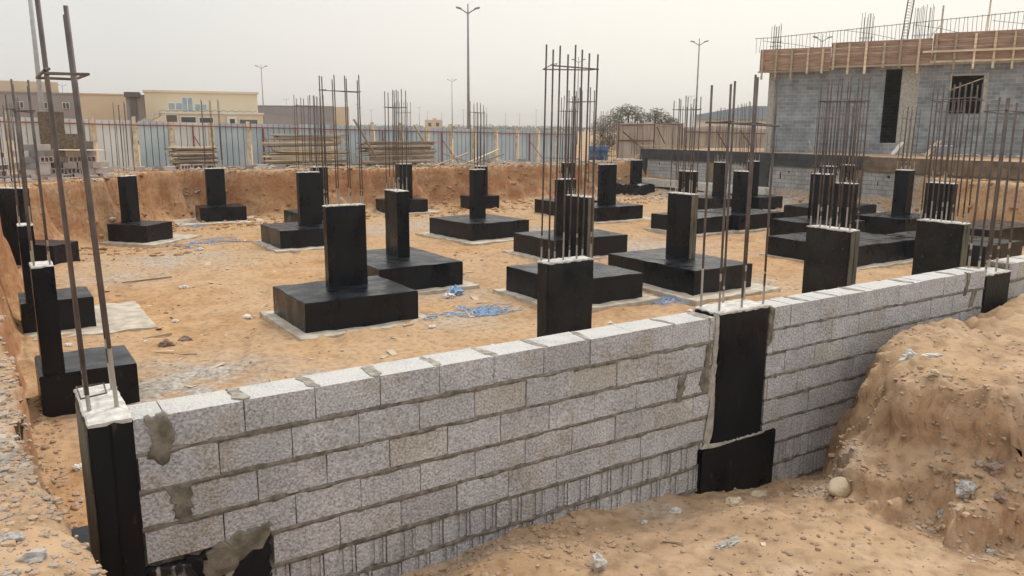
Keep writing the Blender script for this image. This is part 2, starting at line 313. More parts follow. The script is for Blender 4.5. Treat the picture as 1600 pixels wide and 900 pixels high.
def height(x, y):
    x = np.asarray(x, float); y = np.asarray(y, float)
    wx = x + fbm(x, y, 1.6, 4, 1) * (.07 + .15 * sm(1, 5, y)) + np.where(y < 2, fbm(x, y, 9, 3, 1) * .03, 0); wy = y + fbm(x, y, 1.6, 4, 4) * .22
    far_ = sm(6, 18, y)
    calm = sm(32.2, 30.2, x); wx = x + (wx - x) * calm + fbm(x, y, .5, 3, 2) * .9 * far_ * calm; wy = wy + fbm(x, y, .5, 3, 3) * .9 * far_
    d = sdist(wx, wy, PIT)
    # upper ground
    up = -.30 - .007 * np.clip(x, 0, 30) + fbm(x, y, .5, 4, 0) * .10 + fbm(x, y, 5, 3, 2) * .03
    up = up + .15 * sm(14, 2, y) * sm(-.5, -1.2, x)
    plat = .24 + fbm(x, y, 1, 3, 5) * .05
    up = up + (plat - up) * sm(33.0, 33.3, x) * sm(34.6, 33.2, y) * sm(-6, 0, y)
    far = sm(60, 200, np.hypot(x, y)); up = up * (1 - far) + (-.5) * far
    # pit floor and trench floor
    fl = FZ + fbm(x, y, .35, 3, 3) * .12 + fbm(x, y, 2.5, 4, 1) * .06
    for px0, py0, px1, py1, bow in ((1.8, 5.5, 10.4, 25, .6), (3.0, 20.5, 17, 11.5, .8), (9.6, 24, 24, 24.5, .5)):
        ex, ey = px1 - px0, py1 - py0; ln = math.hypot(ex, ey); tt = ((x - px0) * ex + (y - py0) * ey) / ln ** 2; dd = ((x - px0) * -ey + (y - py0) * ex) / ln - bow * np.sin(np.clip(tt, 0, 1) * 3.14)
        on = sm(0, .08, tt) * sm(1, .92, tt) * (.6 + fbm(x, y, 1.5, 2, 3))
        for off in (-.8, .8): fl = fl - on * (.045 * np.exp(-((dd - off) / .12) ** 2) - .025 * np.exp(-((np.abs(dd - off) - .22) / .07) ** 2))
    tf = np.interp(x, [-.9, -.4, .0, .8, 1.26, 2.5, 3.6, 4.56, 5.3, 6.5], [-2.25, -2.1, -1.55, -1.31, -1.33, -1.32, -1.49, -1.62, -1.72, -1.75])
    tf = tf + (-1.17 - tf) * sm(0, -1.1, y) * .75 * sm(-.1, .8, x)
    tf = tf + .13 * np.exp(-((x - 1.35) ** 2 / .16 + (y + .42) ** 2 / .05)) + .06 * np.exp(-((x - 2.0) ** 2 / .1 + (y + .35) ** 2 / .04))
    tf = tf + fbm(x, y, 1.8, 4, 6) * .09 + fbm(x, y, 9, 3, 2) * .022
    fl = np.where(y < .12, tf, fl)
    # excavated face profile: lumpy, steeper at the top
    farbank = sm(10, 20, y)
    wbase = .30 + .55 * farbank + .35 * sm(29, 31, x)
    wbase = wbase + 2.0 * sm(30.0, 32, x) * sm(16, 12, y)
    wbase = wbase * (1 - .95 * sm(30.5, 31.6, x) * sm(14.0, 16.5, y) * sm(33.4, 32.4, y))
    t = np.clip(d / wbase, 0, 1) + 0
    prof = 1 - np.interp(t, [0, .12, .45, .75, 1], [0, .30, .72, .93, 1])
    lump = ridged(x + y * .3, y - x * .2, 1.1, 5, 2) * .26 * sm(0, .1, d) * sm(1.6, .2, d) * (1 - t * .4) * sm(.5, 2, y)
    h = fl + (up - fl) * prof + lump
    spill = np.exp(-np.clip(d - .3, 0, 9) / .5) * .18 * farbank * (fbm(x, y, .9, 3, 4) + .5); h = h + np.where(d > .3, spill, 0)
    # spill of soil against the neighbour's basement wall
    sp = sm(30.2, 33, x + fbm(x, y, .8, 3, 7) * 1.2) * sm(33, 31.5, y) * sm(8, 12, y); h = np.where(d > 0, np.maximum(h, fl + sp * (.30 + .15 * sm(26, 21, y))), h)
    h = np.where(d <= 0, up + lump * .0, h)
    # mound in front of the wall, right
    nx = x + fbm(x, y, 2.2, 4, 5) * .34; ny = y + fbm(x, y, 2.2, 4, 6) * .34
    dm = sdist(nx, ny, MOUND)
    dm = np.where(y > -.3, sdist(x + fbm(x, y, 4, 2, 5) * .08, y, MOUND), dm)
    top = -.33 + .07 * sm(6.6, 8.4, x) + fbm(x, y, .9, 4, 3) * .05 + .05 * ridged(x * .6, y * 1.6, 2.2, 4, 1) - .03 + fbm(x, y, 8, 3, 7) * .025
    wm = .62 + fbm(x, y, 1.3, 2, 0) * .35
    tm = np.clip(dm / wm, 0, 1)
    pm = np.interp(tm, [0, .10, .26, .50, .62, .78, 1], [0, .22, .34, .43, .74, .93, 1])
    strat = fbm(x * 1.5 + y * .5, y * 1.5, 1.7, 5, 6) * .14 + fbm(x, y, 8, 4, 3) * .05
    hm = fl + (top - fl) * pm + strat * sm(0, .15, dm) * sm(1.15, .5, dm)
    h = np.where((y < .12) & (dm > 0), np.maximum(hm, fl), h)
    h = h + np.where((y < .12), ridged(x, y, 11, 2, 4) * .008, 0)
    return h
def lines(segs):
    o = []
    for a, b, s in segs: o += list(np.arange(a, b, s))
    return np.array(o)
gx = np.concatenate([[-3000, -1500, -700, -300, -120, -60, -30, -15, -9, -6, -4, -3], lines([(-2.2, -.4, .028), (-.4, 3.7, .045), (3.7, 6.7, .021), (6.7, 34, .09), (34, 60, 1.0)]), [62, 75, 100, 160, 300, 700, 1500, 3000]])
gy = np.concatenate([[-3000, -700, -200, -60, -25, -12, -7, -5, -4.2], lines([(-3.7, .3, .023), (.3, 8, .06), (8, 34.5, .09), (34.5, 60, 1.0)]), [62, 75, 100, 160, 300, 700, 1500, 3500]])
X, Y = np.meshgrid(gx, gy); Hh = height(X, Y)
nx_, ny_ = len(gx), len(gy)
V = np.stack([X, Y, Hh], -1).reshape(-1, 3)
# push the steep foreground faces sideways a little so that they are not a pure height map
sl = np.hypot(np.gradient(Hh, axis=1) / np.gradient(X, axis=1), np.gradient(Hh, axis=0) / np.gradient(Y, axis=0)).reshape(-1)
st = sm(.5, 3, sl) * ((V[:, 1] < 3)) * ((V[:, 1] < -.04) | (V[:, 0] < -.8))
idx = np.nonzero(st > .02)[0]
from mathutils import noise as _mn
for q in idx:
    p_ = Vector((V[q, 0] * 1.5, V[q, 1] * 1.5, V[q, 2] * 5.5 + V[q, 0] * 1.2)); a_ = st[q] * .05
    d_ = _mn.noise_vector(p_ * 1.4) + _mn.noise_vector(p_ * 3.3) * .5 + _mn.noise_vector(p_ * 8) * .28
    V[q, 0] += d_.x * a_; V[q, 1] += d_.y * a_; V[q, 2] += d_.z * a_ * .8
V[:, 0] += 0 * fbm(V[:, 2] * 3 + V[:, 1], V[:, 1] * 2, 3, 3, 2) * .09 * st; pass
i = np.arange(nx_ - 1)[None, :] + np.arange(ny_ - 1)[:, None] * nx_
F = np.stack([i, i + 1, i + 1 + nx_, i + nx_], -1).reshape(-1, 4)
me = bpy.data.meshes.new('ground')
me.vertices.add(len(V)); me.vertices.foreach_set('co', V.ravel()); me.loops.add(F.size); me.loops.foreach_set('vertex_index', F.ravel().astype(np.int32))
me.polygons.add(len(F)); me.polygons.foreach_set('loop_start', (np.arange(len(F)) * 4).astype(np.int32)); me.polygons.foreach_set('loop_total', np.full(len(F), 4, np.int32))
me.polygons.foreach_set('use_smooth', np.ones(len(F), bool)); me.update(calc_edges=True)
# what the soil is: orange sand in the pit, paler sandy loam outside, cement dust and gravel in patches
vx, vy = V[:, 0], V[:, 1]
grey = np.zeros(len(V))
for px, py, r_, a_ in ((1.1, 7.6, 1.1, .9), (2.3, 6.5, 1.2, .5), (6.3, 8.9, .7, .5), (7.9, 11.5, .9, .5), (3.0, 19.5, 1.6, .55), (1.2, 17.5, 1.2, .5), (16.5, 14.5, 1.8, .6), (15.5, 19.5, 1.6, .5), (10.5, 22.5, 1.2, .5), (13.2, 23.5, 1.6, .6), (29.5, 30.3, 1.6, .9), (32, 27, 3.0, .9), (32, 23, 3.0, .9), (32, 19, 3.0, .9), (31.5, 16, 2.0, .7), (14.5, 9, .9, .5), (-1.25, .4, .35, .9), (-1.3, 1.2, .3, .7), (4.35, -.72, .16, .9), (4.5, -.6, .14, .7), (3.0, -.2, .25, .35), (1.4, -.1, .3, .4), (5.1, -2.0, .3, .35)):
    grey = np.maximum(grey, a_ * np.exp(-((vx - px) ** 2 + (vy - py) ** 2) / (r_ * r_)))
grey = np.clip(grey * (1.2 + 1.6 * fbm(vx, vy, 2.5, 4, 1)), 0, 1)
pale = np.where(V[:, 1] < .1, .75, 0.12); pale = np.where((V[:, 2] > -.7) & (V[:, 1] > .1), .62, pale); pale = np.where((V[:, 0] < -.85) & (V[:, 1] < 3), .72, pale)
pale = np.where(np.hypot(vx, vy) > 80, .9, pale)
heap = np.exp(-((vx - 1.35) ** 2 / .5 + (vy + .42) ** 2 / .10)); pale = np.where(V[:, 1] < .1, pale - .6 * heap, pale)
pale = np.clip(pale + .5 * fbm(vx, vy, .8, 4, 2), 0, 1)
colr = np.stack([grey, pale, sm(.6, 2.2, sl) * np.where((V[:, 1] < .2), .12, 1) * np.where(V[:, 0] > 30.5, .25, 1), np.ones(len(V))], -1)
at = me.color_attributes.new('soil', 'FLOAT_COLOR', 'POINT'); at.data.foreach_set('color', colr.ravel().astype(np.float32))
G = bpy.data.materials.new('soil'); G.use_nodes = True; n = G.node_tree.nodes; l = G.node_tree.links; b = n['Principled BSDF']
b.inputs['Roughness'].default_value = .95; b.inputs['Specular IOR Level'].default_value = .15
va = n.new('ShaderNodeVertexColor'); va.layer_name = 'soil'; se = n.new('ShaderNodeSeparateColor'); l.new(va.outputs[0], se.inputs[0])
tx = n.new('ShaderNodeTexCoord')
def noi(s, d=8, stretch=None):
    q = n.new('ShaderNodeTexNoise'); q.inputs['Scale'].default_value = s; q.inputs['Detail'].default_value = d
    if stretch:
        mp = n.new('ShaderNodeMapping'); mp.inputs['Scale'].default_value = stretch; l.new(tx.outputs['Object'], mp.inputs[0]); l.new(mp.outputs[0], q.inputs['Vector'])
    else: l.new(tx.outputs['Object'], q.inputs['Vector'])
    return q
def ramp(src, stops):
    q = n.new('ShaderNodeValToRGB'); l.new(src, q.inputs[0]); el = q.color_ramp.elements
    el[0].position, el[0].color = stops[0][0], (*stops[0][1], 1); el[1].position, el[1].color = stops[-1][0], (*stops[-1][1], 1)
    for p_, c_ in stops[1:-1]: k_ = el.new(p_); k_.color = (*c_, 1)
    return q
def mixc(fac, a, b_, mode='MIX'):
    q = n.new('ShaderNodeMixRGB'); q.blend_type = mode
    for s_, v_ in ((0, fac), (1, a), (2, b_)):
        if isinstance(v_, (int, float)): q.inputs[s_].default_value = v_
        elif isinstance(v_, tuple): q.inputs[s_].default_value = (*v_, 1)
        else: l.new(v_, q.inputs[s_])
    return q.outputs[0]
orange = ramp(noi(1.3, 10).outputs[0], [(.30, (.335, .185, .082)), (.5, (.43, .255, .122)), (.72, (.51, .33, .175))]).outputs[0]
palec = ramp(noi(2.4, 10).outputs[0], [(.3, (.30, .20, .125)), (.5, (.40, .275, .175)), (.72, (.50, .365, .25))]).outputs[0]
greyc = ramp(noi(14, 6).outputs[0], [(.3, (.22, .185, .15)), (.7, (.52, .48, .42))]).outputs[0]
orange = mixc(ramp(noi(.33, 6).outputs[0], [(.38, (0, 0, 0)), (.62, (.75, .75, .75))]).outputs[0], orange, (.46, .32, .195))
c = mixc(se.outputs[1], orange, palec)
c = mixc(se.outputs[0], c, greyc)
red = ramp(noi(.9, 5, (1, 1, 3)).outputs[0], [(.34, (.15, .15, .15)), (.60, (1, 1, 1))]).outputs[0]
sepb = n.new('ShaderNodeMath'); sepb.operation = 'MULTIPLY'; l.new(se.outputs[2], sepb.inputs[0]); sepb.inputs[1].default_value = 1.0
redm = n.new('ShaderNodeMath'); redm.operation = 'MULTIPLY'; l.new(red, redm.inputs[0]); l.new(sepb.outputs[0], redm.inputs[1])
c = mixc(redm.outputs[0], c, (.34, .165, .08))
dk = ramp(noi(9, 10).outputs[0], [(.36, (.62, .60, .58)), (.52, (1, 1, 1)), (.7, (1.12, 1.1, 1.08))]).outputs[0]
c = mixc(.6, c, dk, 'MULTIPLY')
peb = n.new('ShaderNodeTexVoronoi'); peb.inputs['Scale'].default_value = 42; l.new(tx.outputs['Object'], peb.inputs['Vector'])
pr = ramp(peb.outputs['Distance'], [(.10, (1, 1, 1)), (.22, (0, 0, 0))]).outputs[0]
pm_ = ramp(noi(6, 4).outputs[0], [(.54, (0, 0, 0)), (.66, (1, 1, 1))]).outputs[0]
pf = n.new('ShaderNodeMath'); pf.operation = 'MULTIPLY'; l.new(pr, pf.inputs[0]); l.new(pm_, pf.inputs[1])
pcol = mixc(.5, peb.outputs['Color'], (.38, .32, .26)); hsv = n.new('ShaderNodeHueSaturation'); hsv.inputs['Saturation'].default_value = .25; hsv.inputs['Value'].default_value = .8; l.new(pcol, hsv.inputs['Color'])
c = mixc(pf.outputs[0], c, hsv.outputs[0])
l.new(c, b.inputs['Base Color'])
ba = n.new('ShaderNodeBump'); ba.inputs['Strength'].default_value = .4; ba.inputs['Distance'].default_value = .05; l.new(noi(7, 12).outputs[0], ba.inputs['Height'])
bb = n.new('ShaderNodeBump'); bb.inputs['Strength'].default_value = .55; bb.inputs['Distance'].default_value = .012; l.new(noi(45, 8).outputs[0], bb.inputs['Height']); l.new(ba.outputs[0], bb.inputs['Normal'])
bc = n.new('ShaderNodeBump'); bc.inputs['Strength'].default_value = .8; bc.inputs['Distance'].default_value = .012; l.new(pf.outputs[0], bc.inputs['Height']); l.new(bb.outputs[0], bc.inputs['Normal'])
l.new(bc.outputs[0], b.inputs['Normal'])
me.materials.append(G)
props(link('ground', me), kind='structure')
def hz(x, y): return float(height(np.array([x]), np.array([y]))[0])

# loose gravel and clods: uncountable, one object
def gravel(name, regions, m_, label):
    g = np.random.RandomState(3); VV = []; FF = []; base = 0
    ico = bmesh.new(); bmesh.ops.create_icosphere(ico, subdivisions=1, radius=1); iv = np.array([v.co[:] for v in ico.verts]); fi = np.array([[v.index for v in f.verts] for f in ico.faces]); ico.free()
    for (x0, x1, y0, y1, cnt, s0, s1) in regions:
        px = g.uniform(x0, x1, cnt); py = g.uniform(y0, y1, cnt); keep = (vn(px * 1.3, py * 1.3, 3) + g.uniform(-.5, .5, cnt)) > -.15
        px, py = px[keep], py[keep]; pz = height(px, py)
        for a, b_, c_ in zip(px, py, pz):
            if -.02 < b_ < .27 and a > -.75: continue
            s = s0 + (s1 - s0) * g.rand() ** 3; v = iv * (1 + g.uniform(-.3, .3, (len(iv), 1))) * np.array([s * g.uniform(.7, 1.4), s * g.uniform(.7, 1.3), s * g.uniform(.4, .8)])
            t = g.rand() * 6.28; ca, sa = math.cos(t), math.sin(t); v = np.stack([v[:, 0] * ca - v[:, 1] * sa, v[:, 0] * sa + v[:, 1] * ca, v[:, 2]], -1) + [a, b_, c_ + s * .15]
            VV.append(v); FF.append(fi + base); base += len(iv)
    me = bpy.data.meshes.new(name); me.from_pydata(np.concatenate(VV).tolist(), [], np.concatenate(FF).tolist()); me.materials.append(m_)
    return props(link(name, me), label, 'gravel', kind='stuff')
gravel('rubble', [(4, 29, 31.0, 33.9, 1500, .04, .17), (28.5, 33, 31.8, 35, 300, .04, .2), (-2, 4, 24.8, 33, 500, .04, .14)], M['rubble'], 'broken block and mortar rubble strewn along the crest of the far bank')
gravel('soil_clods', [(4.2, 6.6, -3.2, -.05, 1900, .004, .022), (4.1, 5.0, -2.4, -.3, 1500, .006, .034), (-.9, 4.6, -2.3, -.02, 3000, .003, .020), (.6, 2.4, -.8, -.02, 900, .006, .03), (-1.9, -.75, -2, 3, 4200, .004, .026), (-1.1, -.6, .5, 8, 900, .01, .05)], M['clod'], 'crumbled sandy clods on the mound, banks and trench floor')
gravel('soil_clods', [(2, 29, 26, 31.2, 2600, .03, .13), (-1.2, 4, 20, 30, 900, .02, .11), (29, 33, 10, 33, 900, .03, .13), (0, 12, .5, 14, 700, .006, .025), (-1, 24, 12, 28, 900, .01, .04)], M['clod_orange'], 'orange soil clods along the foot of the excavated bank and on the pit floor')
gravel('gravel', [(-1.9, -.85, -2, 2.5, 5200, .004, .023), (-1.3, -.7, .5, 7, 900, .008, .035), (-.9, 4.2, -2.4, 0, 900, .004, .02), (3.6, 6.6, -3.0, 0, 500, .003, .018), (4.2, 4.9, -2.0, -1.3, 260, .006, .03), (4.2, 4.7, -.95, -.5, 260, .005, .022), (0, 4, 1, 10, 350, .008, .03), (-1.2, 10, 6, 26, 600, .01, .04), (8, 32, 3, 31, 1300, .012, .05), (0, 33, 30.5, 34, 900, .03, .12), (29, 32.8, 15, 32, 700, .03, .10)], M['gravel'], 'loose grey and tan gravel and clods scattered over the sandy ground')

# ------------------------------------------------------------------ the long block wall in the foreground
PITCH = .209
def noisy_plate(poly, y0, y1, amp=.012, step=.02):
    """irregular plate lying on the wall's face (x,z outline)"""
    pts = []
    for i_ in range(len(poly)):
        a = Vector(poly[i_]); b_ = Vector(poly[(i_ + 1) % len(poly)]); k = max(1, int((b_ - a).length / step))
        for j_ in range(k):
            p = a.lerp(b_, j_ / k); pts.append((p.x + RND.uniform(-amp, amp), p.y + RND.uniform(-amp, amp)))
    mb = MB(); n_ = len(pts); cx_ = sum(p[0] for p in pts) / n_; cz_ = sum(p[1] for p in pts) / n_
    for sc_, yy in ((1, y1), (1.0, y0 * .15), (.95, y0 * .7), (.86, y0), (.6, y0 * 1.15), (.3, y0 * 1.1)):
        for px, pz in pts: mb.v.append((cx_ + (px - cx_) * sc_, yy + (mnoise.noise(Vector((px * 14 * sc_, pz * 14 * sc_, 3))) * .006 if yy < 0 else 0), cz_ + (pz - cz_) * sc_))
    for q in range(5):
        for t in range(n_): mb.f.append([q * n_ + t, q * n_ + (t + 1) % n_, (q + 1) * n_ + (t + 1) % n_, (q + 1) * n_ + t]); mb.mi.append(0)
    mb.f.append([5 * n_ + t for t in range(n_)]); mb.mi.append(0); return mb
def wall_bay(root, x0, x1, n_reg, n_rib, offs, top=0, skip=None, depth=.25, seed=1):
    r = random.Random(seed)
    mb = MB(); Lk = .405
    for k in range(n_reg):
        z1 = top - k * PITCH; z0 = z1 - .188; off = offs[k % len(offs)]
        s0 = math.floor((x0 - off) / Lk) * Lk + off
        while s0 < x1 - .01:
            a, b_ = max(s0, x0), min(s0 + Lk, x1); s0 += Lk
            if b_ - a < .03: continue
            if skip and skip(k, a, b_):
                a = skip(k, a, b_)
                if b_ - a < .05: continue
            q = r.random(); mb.cur = 1 if q > .91 else (2 if q < .10 else 0)
            dy = r.uniform(-.005, .005); dz = r.uniform(-.003, .003)
            mb.box(a + .003, b_ - .003, dy, depth + dy, z0 + dz, z1 + dz, .002)
    for k in range(n_rib):
        z1 = top - (n_reg + k) * PITCH; z0 = z1 - .192; off = .1 * (k % 2); s0 = math.floor((x0 - off) / .205) * .205 + off
        while s0 < x1 - .01:
            a, b_ = max(s0, x0), min(s0 + .205, x1); s0 += .205
            if b_ - a < .04: continue
            mb.cur = 2 if r.random() < .25 else 0; dy = r.uniform(-.006, .008)
            w_ = b_ - a
            zt_ = z1 - r.uniform(0, .014)                # the hollow block's grooved end: flat face, groove, ridge, groove, lip
            for f0, f1, dep, dz in ((.02, .46, 0, 0), (.46, .62, .013, .003), (.62, .76, .003, .001), (.76, .90, .013, .003), (.90, .985, .002, 0)):
                mb.box(a + w_ * f0, a + w_ * f1 - .0005, dy + dep, depth, z0, zt_ - dz, .0012)
    mb.build('blockwork', [M['block'], M['block_tan'], M['block_dark']], root, bevel=.007)
    mo = MB(); mo.box(x0, x1, .028, depth - .02, top - (n_reg + n_rib) * PITCH - .6, top - .012)
    # bed joints: squeezed mortar with a ragged edge
    for k in range(1, n_reg + n_rib + 1):
        zc = top - k * PITCH + .0105; npt = int((x1 - x0) / .018); prev = None
        for j_ in range(npt + 1):
            x = x0 + (x1 - x0) * j_ / npt
            if skip and k < n_reg and skip(k, x, x + .01): continue
            hh = .0155 + .011 * mnoise.noise(Vector((x * 9, k, seed))) + .006 * mnoise.noise(Vector((x * 40, k, seed)))
            pr_ = .005 + .016 * mnoise.noise(Vector((x * 6, k + 40, seed))) + .006 * mnoise.noise(Vector((x * 33, k + 9, seed)))
            zz = zc + .004 * mnoise.noise(Vector((x * 5, k + 80, seed)))
            b0 = len(mo.v)
            mo.v += [(x, .03, zz - hh * 1.1), (x, -pr_ * .3, zz - hh), (x, -pr_, zz), (x, -pr_ * .3, zz + hh), (x, .03, zz + hh * 1.1)]
            if prev is not None and b0 - prev == 5:
                for q in range(4): mo.f.append([prev + q, b0 + q, b0 + q + 1, prev + q + 1]); mo.mi.append(0)
            prev = b0
    mo.build('mortar', M['mortar'], root)
    # mortar blobs on the top, over the joints
    x = math.ceil(x0 / Lk) * Lk
    while x < x1 - .03:
        bl = MB(); wdt = r.uniform(.022, .045); pts = []; sk = r.uniform(-.03, .03)
        for t in range(22):
            a = t / 22 * 6.283; pts.append((x + sk * math.sin(a) + math.cos(a) * wdt * r.uniform(.55, 1.35), .125 + math.copysign(abs(math.sin(a)) ** .5, math.sin(a)) * .128 * r.uniform(.9, 1.0)))
        bl.prism(pts, lambda a, c_, d: (a, c_, d), top - .02, top + r.uniform(.003, .006)); (bl.build('joint_mortar', M['mortar_top'], root) if r.random() < .8 else None); x += Lk
W1 = empty('block_wall', (1.5, .12, -1.6), 0, 'long wall of pale grey concrete blocks in the foreground, left of the black column', 'wall', 'concrete block wall bays')
W2 = empty('block_wall', (6, .12, -1.6), 0, 'grey concrete block wall bay right of the black column, behind the sand mound', 'wall', 'concrete block wall bays')
W3 = empty('block_wall', (10, .12, -1.6), 0, 'short visible end of block wall at the right edge of the photo', 'wall', 'concrete block wall bays')
def local(root, f, *a, **k):
    before = set(bpy.data.objects); f(root, *a, **k)
    for o in set(bpy.data.objects) - before: o.location = o.location - root.location
def skip1(k, a, b_):
    if k == 4 and a < .1: return .1 if b_ > .1 else 9
    return None
local(W1, wall_bay, -.56, 3.70, 5, 3, [0, .258, .05, .258, .117], 0, skip1, seed=3)
local(W2, wall_bay, 4.36, 7.88, 6, 3, [.18, -.03, .15, -.06, .12, -.1], 0, None, seed=9)
local(W3, wall_bay, 8.43, 13.0, 5, 3, [.1, .3, .05, .25], .02, None, seed=5)
def patches(root):
    for poly, mm, pr_ in (
        ([(-.50, .0), (-.40, .005), (-.37, -.05), (-.365, -.16), (-.39, -.25), (-.44, -.27), (-.50, -.22), (-.47, -.12)], 'mortar_wet', .012),
        ([(-.43, -.40), (-.30, -.40), (-.30, -.50), (-.31, -.62), (-.38, -.63), (-.40, -.52)], 'mortar_wet', .010),
        ([(-.20, -.80), (-.06, -.765), (.04, -.77), (.11, -.745), (.105, -.82), (.06, -.89), (-.03, -.91), (-.09, -.97), (-.18, -1.01), (-.28, -1.01), (-.26, -.87)], 'mortar_wet', .014),
        ([(3.33, -.43), (3.40, -.43), (3.39, -.52), (3.37, -.63), (3.30, -.64)], 'mortar_wet', .010),
        ([(3.62, -.22), (3.66, -.2), (3.66, -.60), (3.60, -.62), (3.55, -.5), (3.60, -.42)], 'mortar_wet', .008),
        ([(3.69, .03), (3.737, .02), (3.735, -.3), (3.738, -.7), (3.74, -1.03), (3.70, -1.08), (3.64, -1.05), (3.68, -.9), (3.69, -.75), (3.66, -.6), (3.69, -.45), (3.70, -.2)], 'mortar_pale', .011),
        ([(-.56, -.84), (.097, -.84), (.097, -1.05), (.06, -1.45), (-.56, -1.75)], 'bitumen', .006)):
        noisy_plate(poly, -pr_, .02, .013).build('cement_patch' if mm != 'bitumen' else 'bitumen_coat', M[mm], root)
    noisy_plate([(-.54, -.85), (-.34, -.86), (-.30, -.98), (-.24, -1.0), (-.1, -.96), (-.12, -1.10), (-.5, -1.14)], -.010, .02, .01).build('bitumen_coat', M['drip'], root)
local(W1, patches)
def patches2(root):
    for poly in ([(7.47, .01), (7.56, .0), (7.55, -.1), (7.50, -.24), (7.44, -.24), (7.50, -.1)], [(7.62, -.19), (7.74, -.18), (7.72, -.22), (7.66, -.38), (7.58, -.38)], [(4.36, .02), (4.42, .0), (4.40, -.3), (4.38, -.34), (4.34, -.3)]):
        noisy_plate(poly, -.012, .02, .008).build('cement_patch', M['mortar_wet'], root)
local(W2, patches2)

# ------------------------------------------------------------------ columns with footings and starter bars
BARS = {}
def bar_mesh(h, r=.0095):
    k = (round(h, 2), r)
    if k not in BARS:
        mb = MB(); mb.tube([(0, 0, -.03), (0, 0, h * .5), (0, 0, h)], r, 6); BARS[k] = mb.mesh('rebar', M['rebar']); BARS[k].polygons.foreach_set('use_smooth', [True] * len(BARS[k].polygons))
    return BARS[k]
GRP = 'black bitumen-coated foundation columns with starter bars'
def column(label, fx, fy, ang, wx, wy, zt, bar_z, tie_z, foot=None, pad=None, nb=(4, 2), along=None, zb=-1.65, bare=False, bars=None, stag=0, cap=True, old=False, seed=0, jit=.012, barr=.0118, foot_rough=.005, fmat=None, lap=True):
    """fx,fy: the column's corner nearest the camera. foot: (x,y,wx,wy[,ang]) corner and size in metres. pad: (dx0,dx1,dy0,dy1) overhang"""
    a = R_(ang); root = empty('foundation_column', (fx, fy, FZ), a, label, 'column', GRP)
    r = random.Random(seed * 7 + int(abs(fx) * 100) + int(fy * 10)); sd_ = int(r.random() * 1e4)
    bm_ = M['bitumen_old'] if old else M['bitumen']
    if foot:
        ox, oy, fwx, fwy = foot[:4]; fa = R_(foot[4]) if len(foot) > 4 else a
        ca, sa = math.cos(-a), math.sin(-a); dx, dy = ox - fx, oy - fy; loc = (dx * ca - dy * sa, dx * sa + dy * ca, 0)
        rough_box('footing', 0, fwx, 0, fwy, -.12, zb - FZ, M[fmat] if fmat else M['bitumen'], root, loc, fa - a, amp=foot_rough, seed=sd_, undulate=.02)
        if pad:
            d0, d1, e0, e1 = pad
            rough_box('blinding_slab', -d0, fwx + d1, -e0, fwy + e1, -.2, .045, M['pad'], root, loc, fa - a, amp=.028, step=.2, bev=.008, seed=sd_ + 1)
    H_ = zt - FZ
    rough_box('column_stub', 0, wx, 0, wy, zb - FZ - .05, H_ - .012, bm_, root, amp=.004, step=.1, bev=.007, seed=sd_ + 2)
    if bare:
        mb = MB(); n_ = 12; z0_, z1_ = zb - FZ + .0, H_ - .014
        x_l = wx * .1
        for k in range(n_): mb.box(x_l + r.uniform(-.008, .008), wx * .52 + r.uniform(-.008, .008), -.007, .02, z0_ + (z1_ - z0_) * k / n_, z0_ + (z1_ - z0_) * (k + 1) / n_)
        for k in range(n_): mb.box(wx * .60 + r.uniform(-.006, .006), wx * .97, -.006, .02, z0_ + (z1_ - z0_) * k / n_, z0_ + (z1_ - z0_) * (k + 1) / n_)
        mb.build('bare_concrete_edge', M['bare_edge'], root)
    if cap:
        # laitance: thin ragged white cement skin on the top, spilling over the rim here and there
        pts = []
        for (ax, ay), (bx_, by_) in (((0, 0), (wx, 0)), ((wx, 0), (wx, wy)), ((wx, wy), (0, wy)), ((0, wy), (0, 0))):
            k = max(3, int(math.hypot(bx_ - ax, by_ - ay) / .04))
            for t in range(k):
                q = t / k; pts.append((ax + (bx_ - ax) * q + r.uniform(-.006, .004), ay + (by_ - ay) * q + r.uniform(-.006, .004)))
        cx_, cy_ = wx / 2, wy / 2; mb = MB(); b0 = 0; n_ = len(pts)
        for sc_, z_ in ((1.0, H_ - .016), (1.005, H_ - .006), (.93, H_ + .004), (.5, H_ + .010)):
            for p_ in pts:
                zz = z_ + (r.uniform(-.010, .006) if sc_ == 1.0 else r.uniform(-.003, .004))
                mb.v.append((cx_ + (p_[0] - cx_) * (sc_ + .006), cy_ + (p_[1] - cy_) * (sc_ + .006), zz))
        for q in range(3):
            for t in range(n_): mb.f.append([q * n_ + t, q * n_ + (t + 1) % n_, (q + 1) * n_ + (t + 1) % n_, (q + 1) * n_ + t]); mb.mi.append(0)
        mb.f.append([3 * n_ + t for t in range(n_)]); mb.mi.append(0)
        mb.build('cement_top', M['cement'], root)
    # bars
    ins = .036; hb = bar_z - zt; n_long, n_short = nb
    lx = wx > wy; pos = []
    for s in range(n_short):
        for k in range(n_long):
            u_ = ins + (max(wx, wy) - 2 * ins) * k / (n_long - 1); v_ = ins + (min(wx, wy) - 2 * ins) * s / max(1, n_short - 1)
            u_ += stag * s * (max(wx, wy) - 2 * ins) / (n_long - 1) - stag * .5 * (max(wx, wy) - 2 * ins) / (n_long - 1) if stag else 0
            pos.append((u_, v_) if lx else (v_, u_))
    LX, LY = r.gauss(0, .006), r.gauss(0, .006)
    if bars:
        pos = []; LX = -.02; LY = 0
        for bx_, by_, zt_, lx_, ly_ in bars:
            o = link('rebar', bar_mesh(zt_ - zt, .0108), root, (bx_ - fx, by_ - fy, H_)); o.rotation_euler = (ly_, lx_, 0)
